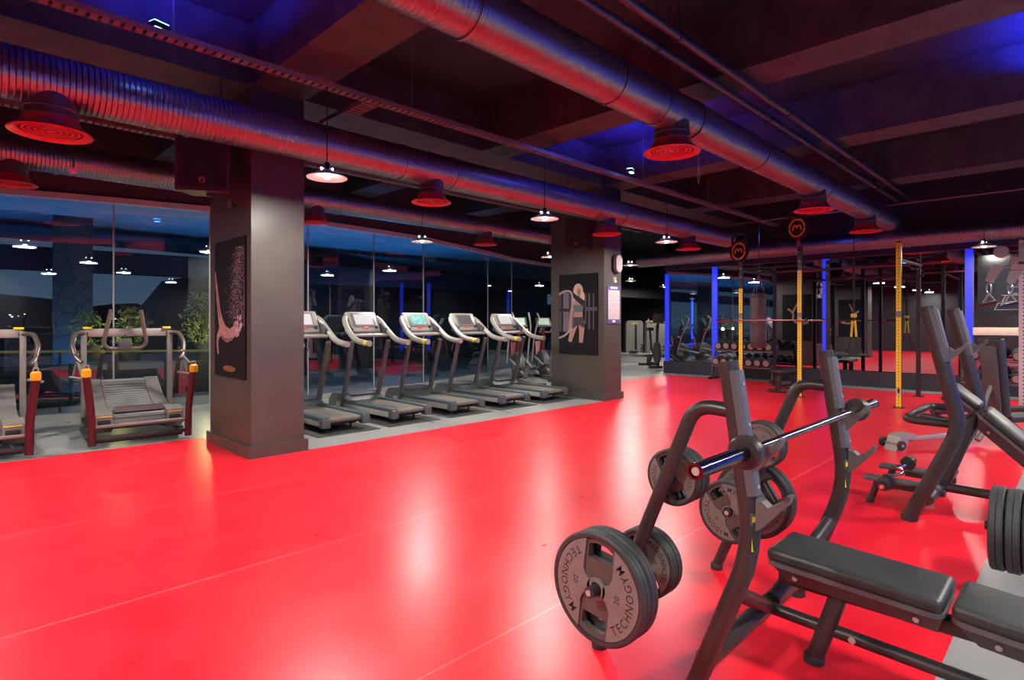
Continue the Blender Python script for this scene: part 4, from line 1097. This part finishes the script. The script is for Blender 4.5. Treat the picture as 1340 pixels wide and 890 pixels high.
def bike():
    t = thing('exercise_bike', '', 'exercise bike', (0, 0, 0), group='dark cardio machines')
    for y in (-.55, .55): MB().box((0, y, .03), (.55, .08, .06), bev=.015).build('base_foot', BLK, t)
    MB().box((0, 0, .09), (.09, 1.1, .06), bev=.015).build('base_rail', BLK, t)
    f = MB().lathe([(0, -.06), (.22, -.06), (.27, -.04), (.27, .04), (.22, .06), (0, .06)], (0, .42, .38), (1, 0, 0), 36).build('flywheel', DGR, t, smooth=50)
    MB().tube([(0, .42, .38), (0, .05, .42), (0, -.35, .12)], .045, 12).build('frame', BLK, t, smooth=50)
    MB().tube([(0, -.12, .35), (0, -.28, .92)], .032, 12).build('seat_post', BLK, t, smooth=50)
    MB().lathe([(0, 0), (.10, 0), (.13, .03), (.10, .08), (0, .09)], (0, -.30, .92), n=20).build('saddle', UPH, t)
    MB().tube([(0, .38, .5), (0, .52, 1.12)], .036, 12).build('handle_post', BLK, t, smooth=50)
    MB().tube([(-.2, .25, 1.22), (-.22, .45, 1.12), (.22, .45, 1.12), (.2, .25, 1.22)], .018, 10, fil=.06).build('handlebar', SIL2, t, smooth=60)
    c = MB().box((0, .56, 1.24), (.30, .03, .22), M=Matrix.Rotation(-.3, 3, 'X'), bev=.01).build('console', DGR, t)
    MB().box((0, .535, 1.245), (.22, .008, .15), M=Matrix.Rotation(-.3, 3, 'X')).build('screen', SCRW, c)
    for s in (-1, 1):
        MB().tube([(s*.07, .05, .40), (s*.09, .05+.15*s, .32)], .014, 8).build('crank', SIL, t)
        MB().box((s*.14, .05+.15*s, .32), (.10, .09, .025), bev=.006).build('pedal', BLK, t)
    return t
bk = bike(); bk.location = (12.6, 10.3, 0); bk.rotation_euler = (0, 0, -.5); bk['label'] = 'dark exercise bike beside the elliptical trainers, seen in the mirror'
dup(bk, (13.4, 10.9, 0), -.5, 'dark exercise bike deepest in the window corner, seen in the mirror')
cl = dup(bk, (16.9, 10.25, 0), 2.4, 'tall dark exercise bike at the near end of the alcove by the blue column')
cl.scale = (1.15, 1.15, 1.3)
# weight towers in the alcove
def tower():
    t = thing('weight_machine', '', 'weight machine', (0, 0, 0), group='weight machines in the alcove')
    MB().prism(rrect(.78, 1.5, .14, 6), -.18, .18, Matrix.Translation((0, 0, .80)) @ Matrix.Rotation(PI/2, 4, 'X')).build('tower_shell', SIL, t, smooth=50)
    MB().box((.05, -.19, .80), (.10, .02, 1.15), bev=.008).build('stack_slot', MATTE, t)
    MB().box((.0, -.185, 1.42), (.26, .012, .07)).build('yellow_label', YEL, t)
    MB().box((0, -.1, .03), (.84, .6, .06), bev=.015).build('base', BLK, t)
    MB().tube([(.3, -.2, .3), (.5, -.7, .32), (.5, -.9, .9)], .035, 10, fil=.1).build('lever', BLK, t, smooth=50)
    MB().box((.35, -.75, .45), (.34, .38, .09), bev=.03).build('seat', UPH, t, smooth=50)
    return t
tw = tower(); tw.location = (22.6, 14.7, 0); tw.rotation_euler = (0, 0, -.75); tw['label'] = 'grey weight machine tower with yellow label just right of the second pillar'
dup(tw, (21.75, 13.1, 0), -.75, 'grey weight machine tower partly behind the dark exercise bike')
t = thing('rowing_machine', 'low grey machine on the floor at the end of the alcove behind the pillar', 'machine', (18.2, 12.2, 0), .4)
MB().box((0, 0, .3), (.10, 1.9, .08), bev=.02).build('rail', SIL, t); MB().box((0, -.3, .38), (.3, .3, .08), bev=.03).build('seat', UPH, t)
MB().lathe([(0, -.09), (.27, -.08), (.29, 0), (.27, .08), (0, .09)], (0, .95, .36), (1, 0, 0), 30).build('flywheel_cover', DGR, t)
for y in (-.85, .9): MB().box((0, y, .13), (.5, .07, .26), bev=.02).build('leg', BLK, t)

# ------------------------------------------------------------------ blue light columns
def led(x, y, z0, z1, label, r=.06):
    t = thing('blue_tube_light', label, 'light column', (x, y, 0), group='blue light columns')
    MB().box((0, 0, (z0+z1)/2), (.03, r*1.9, z1-z0)).build('glowing_tube', LEDB, t)
    MB().box((.025, 0, (z0+z1)/2), (.02, r*2.3, z1-z0+.04)).build('back_channel', DGR, t)
    MB().box((.01, 0, z0-.01), (.05, r*2.2, .03)).build('end_cap', BLK, t)
led(WX-.04, 7.30, .37, 3.02, 'blue light column left of the dumbbell rack on the mirror wall', .075)
led(WX-.04, 4.48, .37, 3.02, 'blue light column behind the yellow rack posts at mid mirror wall', .075)
led(WX-.04, 1.74, .37, 3.02, 'blue light column behind the incline bench near the right edge', .068)
led(WX-.04, 8.78, .30, 2.9, 'blue light column at the corner where the mirror wall ends', .06)
for y, l in ((12.3, 'slim blue light column left in the far alcove'), (13.9, 'slim blue light column beside the weight machine in the far alcove'), (10.6, 'slim blue light column right in the far alcove')):
    led(24.94, y, .03, 3.2, l, .06)
for k_, x in enumerate((1.5, 4.8, 8.0, 11.2)):
    led(0, 0, .03, 3.0, 'blue light column on the wall behind the benches, outside the frame, seen only reflected', .08)
    c_ = [o for o in COL.objects if o.name.startswith('blue_tube_light') and o.parent is None][-1]
    c_.location = (x, -3.96, 0); c_.rotation_euler = (0, 0, -PI/2)
    a_ = area((x, -3.85, 1.65), 32, 1, (.02, .06, 1), (PI/2, 0, 0)); a_.data.shape = 'RECTANGLE'; a_.data.size = .12; a_.data.size_y = 2.6
MB_ = struct(MB().box((WX-.03, 8.82, .17), (.14, .12, .34)).build('trim_12', WHT))

# ------------------------------------------------------------------ training rack
rk = thing('training_rack', 'black and yellow training rack with perforated uprights in front of the mirror', 'rack', (12.1, 0, 0))
def post(par, x, y, h, mt, front=True, ytop=None):
    # black square post, with a yellow perforated face towards the room where the photo shows one
    q = MB().box((.03, 0, h/2), (.06, .075, h)).build('upright', BPOST, par); q.location = (x, y, 0)
    if front:
        yy = MB().box((-.004, 0, ytop/2+.008), (.008, .075, ytop-.016)).build('yellow_face', YPOST, q)
        MB().box((-.006, 0, .28), (.006, .055, .14)).build('label_plate', mat('upright label', (.5, .48, .45), .5), q)
        lk = MB(); lk.box((-.010, 0, .30), (.003, .03, .08)); lk.build('label_print', MATTE, q)
        nb = MB().box((-.005, 0, 1.63), (.012, .078, .10)).build('hook_collar', SIL2, q)
    MB().box((0.03, 0, .006), (.16, .16, .012)).build('base_plate', BLK, q)
    bs = MB()
    for z in (h-.12, h-.3): bs.cyl((-.002, 0, z), (-.012, 0, z), .016, 10)
    bs.build('bolt', SIL, q)
    return q
post(rk, 0, 5.21, 2.75, None, True, 2.2)
post(rk, 0, 4.03, 3.0, None, True, 2.52)
post(rk, -.29, 2.31, 2.9, None, True, 2.87)
for y in (5.17, 4.03, 2.38): post(rk, 1.75, y, 2.85, None, False)
for z, y0, y1, x in ((2.66, 2.0, 5.4, 1.78), (2.42, 2.3, 5.25, 1.78), (2.62, 3.95, 5.25, .03)):
    MB().cyl((x, y0, z), (x, y1, z), .022, 12).build('cross_bar', mat('red brown bar', (.14, .04, .04), .4) if z > 2.65 else MATTE, rk)
for y, z in ((5.19, 2.60), (4.03, 2.60), (2.34, 2.6)):
    MB().tube([(0.03 if y > 3 else -.26, y, z), (1.78, y, z+.02)], .025, 10).build('side_beam', BLK, rk)
def medal(y, zc, px, par, label):
    t = thing('kettlebell_sign', label, 'sign', (12.05, y, zc), group='orange marked kettlebell signs')
    T = frame_on((0, 0, 0), (0, -1, 0), (0, 0, 1)) @ Matrix.Rotation(0, 4, 'Y')
    T = Matrix.Rotation(-.32, 4, 'Z') @ T
    MB().prism(circ(.235, 40), -.02, .02, T).build('disc', MATTE, t)
    hd = MB(); hd.tube([T @ V(p) for p in [(-.17, .15, 0), (-.19, .30, 0), (-.11, .37, 0), (.11, .37, 0), (.19, .30, 0), (.17, .15, 0)]], .026, 10, fil=.06); hd.build('handle', MATTE, t, smooth=60)
    rg = MB()
    for k in range(4):
        a0 = PI/2*k + .05; a1 = PI/2*(k+1) - .05
        o = [(.185*math.cos(a0+(a1-a0)*i/12), .185*math.sin(a0+(a1-a0)*i/12)) for i in range(13)] + [(.15*math.cos(a1-(a1-a0)*i/12), .15*math.sin(a1-(a1-a0)*i/12)) for i in range(13)]
        rg.prism(o, .02, .024, T)
    rg.build('ring_mark', ORG, t)
    mm = MB(); mm.prism(strip(smooth2([(-.085, -.045), (-.09, .02), (-.05, .05), (-.015, .035), (0, -.005)]), [.016]*len(smooth2([(-.085, -.045), (-.09, .02), (-.05, .05), (-.015, .035), (0, -.005)]))), .02, .024, T)
    mm.prism(strip(smooth2([(.085, -.045), (.09, .02), (.05, .05), (.015, .035), (0, -.005)]), [.016]*len(smooth2([(.085, -.045), (.09, .02), (.05, .05), (.015, .035), (0, -.005)]))), .02, .0243, T)
    mm.build('emblem', ORG, t)
    MB().tube([T @ V((0, -.2, -.01)), (px, 0, -.228 if zc < 3.1 else -.338)], .032, 10).build('stem', mat('dark red stem', (.20, .03, .03), .4), t, smooth=50)
medal(5.22, 2.995, .08, rk, 'black kettlebell shaped sign with orange ring on the left rack post')
medal(4.05, 3.355, .08, rk, 'higher black kettlebell shaped sign with orange ring on the middle rack post')
bar = thing('barbell', 'thin barbell racked across the two left yellow posts', 'barbell', (12.02, 4.63, 1.53))
MB().cyl((0, -.75, 0), (0, .75, 0), .015, 14).build('shaft', mat('bronze bar', (.45, .22, .2), .3, .7), bar)
for s in (-1, 1):
    MB().cyl((0, s*.75, 0), (0, s*1.08, 0), .025, 16).build('sleeve', STEEL, bar); MB().lathe([(0, -.015), (.04, -.015), (.04, .015), (0, .015)], (0, s*.75, 0), (0, 1, 0), 20).build('collar', BLK, bar)
# punching bag
pb = thing('punching_bag', 'worn dark leather punching bag hanging by chains inside the rack', 'punching bag', (13.2, 5.27, 0))
MB().lathe([(0, .9), (.14, .9), (.163, .93), (.168, 1.2), (.169, 1.6), (.165, 2.0), (.163, 2.12), (.14, 2.15), (0, 2.15)], n=32).build('bag_body', LEATH, pb, smooth=60)
for z in (.96, 2.06): MB().ring(.164, .172, z-.02, z+.02, n=32).build('band', mat('bag band red', (.16, .02, .03), .5) if z < 1 else BLK, pb)
for k in range(4):
    a = PI/4+PI/2*k; MB().tube([(.14*math.cos(a), .14*math.sin(a), 2.12), (0, 0, 2.62)], .008, 6).build('chain', STEEL, pb)
MB().lathe([(0, 2.60), (.03, 2.62), (.03, 2.66), (0, 2.68)], n=14).build('swivel', STEEL, pb)
MB().cyl((0, 0, 2.66), (0, 0, 4.75), .01, 8).build('chain', STEEL, pb)
# suspension straps
ts = thing('suspension_trainer', 'black and yellow suspension straps hanging in the rack', 'straps', (12.9, 3.28, 0))
MB().box((0, 0, 2.1), (.02, .035, 1.2)).build('anchor_strap', MATTE, ts)
MB().box((0, 0, 1.62), (.05, .11, .08), bev=.02).build('buckle', YEL, ts)
for s in (-1, 1):
    MB().tube([(0, s*.02, 1.52), (0, s*.03, 1.4), (0, s*.045, 1.2)], .02, 6).build('yellow_strap', YEL, ts)
    q = MB().tube([(0, s*.045, 1.2), (0, s*.08, 1.0), (0, s*.16, .86)], .014, 6).build('handle_strap', MATTE, ts)
    MB().tube([(0, s*.16+.06, .85), (0, s*.16-.06, .85)], .02, 10).build('grip', DGR, q)
MB().cyl((0, 0, 2.68), (0, 0, 4.75), .008, 6).build('hang_cord', MATTE, ts)
# flat bench in the rack
b_ = thing('flat_bench', 'small black flat bench standing inside the rack', 'weight bench', (13.0, 4.6, 0), 1.5)
MB().box((0, 0, .44), (.28, 1.05, .08), bev=.03, seg=3).build('seat', UPH, b_, smooth=60)
for y in (-.38, .38): MB().box((0, y, .22), (.10, .10, .40), bev=.015).build('leg', BLK, b_); MB().box((0, y, .03), (.42, .1, .05), bev=.015).build('base_foot', BLK, b_)
MB().box((0, 0, .12), (.06, .7, .06), bev=.01).build('base_rail', BLK, b_)

# ------------------------------------------------------------------ dumbbell racks
def dumbbell():
    t = thing('dumbbell', '', 'dumbbell', (0, 0, 0))
    MB().cyl((-.07, 0, 0), (.07, 0, 0), .016, 12).build('handle', STEEL, t)
    for s in (-1, 1):
        h = MB().lathe([(0, 0), (.085, 0), (.10, .015), (.10, .085), (.088, .10), (0, .10)], (s*.065, 0, 0), (s, 0, 0), 24).build('head', BLK2, t)
        MB().lathe([(0, 0), (.072, 0), (.07, .004), (0, .004)], (s*.165, 0, 0), (s, 0, 0), 24).build('face_disc', mat('dumbbell face', (.30, .24, .22), .45) if 'dumbbell face' not in bpy.data.materials else bpy.data.materials['dumbbell face'], h)
    return t
DBP = dumbbell(); dn = []
ORD = ['first', 'second', 'third', 'fourth', 'fifth', 'sixth', 'seventh', 'eighth']
def rack(name, label, y0, y1, x, shelves, nper, grp, where):
    t = thing('dumbbell_rack', label, 'rack', (x, (y0+y1)/2, 0))
    L_ = y1-y0
    for s in (-1, 1):
        MB().tube([(-.12, s*(L_/2+.03), .02), (.06, s*(L_/2+.03), .5), (.22, s*(L_/2+.03), shelves[-1]+.05)], .035, 10).build('side_frame', BLK, t, smooth=50)
        MB().box((0.05, s*(L_/2+.03), .03), (.62, .06, .05), bev=.01).build('base_foot', BLK, t)
    for k, z in enumerate(shelves):
        xo = .0 + .14*k
        sh = MB(); sh.box((xo-.07, 0, z-.115), (.05, L_+.06, .03)); sh.box((xo+.09, 0, z-.085), (.05, L_+.06, .03))
        sh.build('shelf_rail', mat('rack rail', (.16, .13, .13), .4, .3), t)
        for i in range(nper):
            y = (y0+y1)/2 + L_/2 - (i+.5)*L_/nper
            lab = '%s dumbbell from the left on the %s shelf of the %s' % (ORD[i], 'upper' if k else 'lower', where)
            d = DBP if not dn else dup(DBP, (0, 0, 0), 0, lab)
            dn.append(1); d['label'] = lab; d['group'] = grp; d.location = (x+xo+.01, y, z+.036); d.rotation_euler = (0, -.18, 0)
rack('dumbbell_rack', 'two-shelf dumbbell rack against the mirror behind the punching bag', 5.45, 6.95, 14.5, (.46, .86), 7, 'dumbbells behind the punching bag', 'rack behind the punching bag')
rack('dumbbell_rack', 'two-shelf dumbbell rack at the right edge below the pale wooden rail', .1, 1.72, 14.35, (.42, .84), 5, 'dumbbells at the right edge', 'right-hand rack')
# wall board and wooden rail above the right rack
t = thing('wall_board', 'dark wall board with a faint pyramid diagram at the right edge', 'board', (0, 0, 0))
T = frame_on((WX-.02, 1.60, 1.62), (0, -1, 0), (0, 0, 1))
MB().prism([(0, 0), (1.7, 0), (1.7, 1.25), (0, 1.25)], 0, .02, T).build('panel', mat('board slate', (.012, .013, .018), .18), t)
ln = MB()
for k in range(4):
    y = .12+.16*k; w0 = .26+.12*k
    for yy in (y, y+.13): ln.prism([(w0, yy), (1.35-.12*k, yy), (1.35-.12*k, yy+.008), (w0, yy+.008)], .02, .022, T)
    ln.prism([(w0, y), (w0+.01, y), (w0+.07, y+.13), (w0+.06, y+.13)], .02, .022, T)
ln.build('diagram', mat('chalk line', (.3, .26, .26), .7), t, smooth=0)
tag(MB().box((WX-.06, .9, 1.30), (.05, 1.55, .16), bev=.008).build('wooden_rail', WOODL), 'pale wooden rail on the mirror wall above the right dumbbell rack', 'rail')
# cable machine
cm = thing('cable_machine', 'pale perforated cable column with pulley at the right edge', 'cable machine', (12.12, .70, 0))
MB().box((0, 0, 1.42), (.09, .12, 2.75), bev=.01).build('column', WPOST, cm)
MB().box((0, -.25, .04), (.5, .9, .07), bev=.02).build('base', BLK, cm)
hb = MB().box((-.03, -.0, 2.42), (.2, .32, .22), bev=.03).build('pulley_block', SIL, cm)
MB().box((-.03, -.02, 2.62), (.16, .16, .2), bev=.02).build('top_bracket', SIL, cm)
MB().lathe([(0, -.03), (.09, -.03), (.10, -.015), (.10, .015), (.09, .03), (0, .03)], (-.05, .27, 2.62), (1, 0, 0), 24).build('pulley', SIL, cm)
MB().box((-.12, 0, 2.42), (.03, .13, .05), bev=.015).build('pin_slot', BLK, hb)
for k, (yy, zz, cmat) in enumerate(((.42, 2.02, MAROON), (.16, 2.0, mat('navy grip', (.02, .025, .10), .45)))):
    a_ = MB().prism(strip([(0, .0), (.05, .14), (.14, .26)], [.05, .07, .06]), -.02, .02, Matrix.Translation((-.06, yy, zz+.12)) @ frame_on((0, 0, 0), (0, -1, 0), (0, 0, 1))).build('swivel_arm', SIL, cm)
    ca = MB(); ca.tube([(-.06, yy+.03*math.cos(a), zz+.02+.09*math.sin(a)) for a in [2*PI*i/16 for i in range(16)]], .012, 8, closed=True); ca.build('carabiner', STEEL, cm)
    hs = MB(); hs.tube([(-.06, yy, zz-.06), (-.06, yy+.09, zz-.24)], .012, 6); hs.tube([(-.06, yy, zz-.06), (-.06, yy-.09, zz-.2)], .012, 6); q = hs.build('handle_strap', SIL, cm)
    MB().cyl((-.06, yy+.12, zz-.26), (-.06, yy-.10, zz-.20), .028, 12).build('grip', cmat, q)
MB().cyl((-.06, .16, 2.28), (-.06, .02, 2.42), .02, 8).build('pulley_link', STEEL, cm); MB().cyl((-.06, .40, 2.28), (-.06, .05, 2.45), .012, 8).build('pulley_link', STEEL, cm)
# low black bench base beyond the incline bench
t = thing('floor_frame', 'low black tube frame on the floor beside the cable machine', 'frame', (10.6, 1.5, 0), -.62)
MB().tube([(-.2, 0, .17), (1.9, 0, .17)], .05, 14).build('long_tube', BLK, t, smooth=50)
for x in (-.1, 1.7): MB().tube([(x, -.28, .055), (x, .28, .055)], .05, 12).build('foot', BLK, t, smooth=50); MB().cyl((x, 0, .06), (x, 0, .17), .035, 10).build('stub', BLK, t)
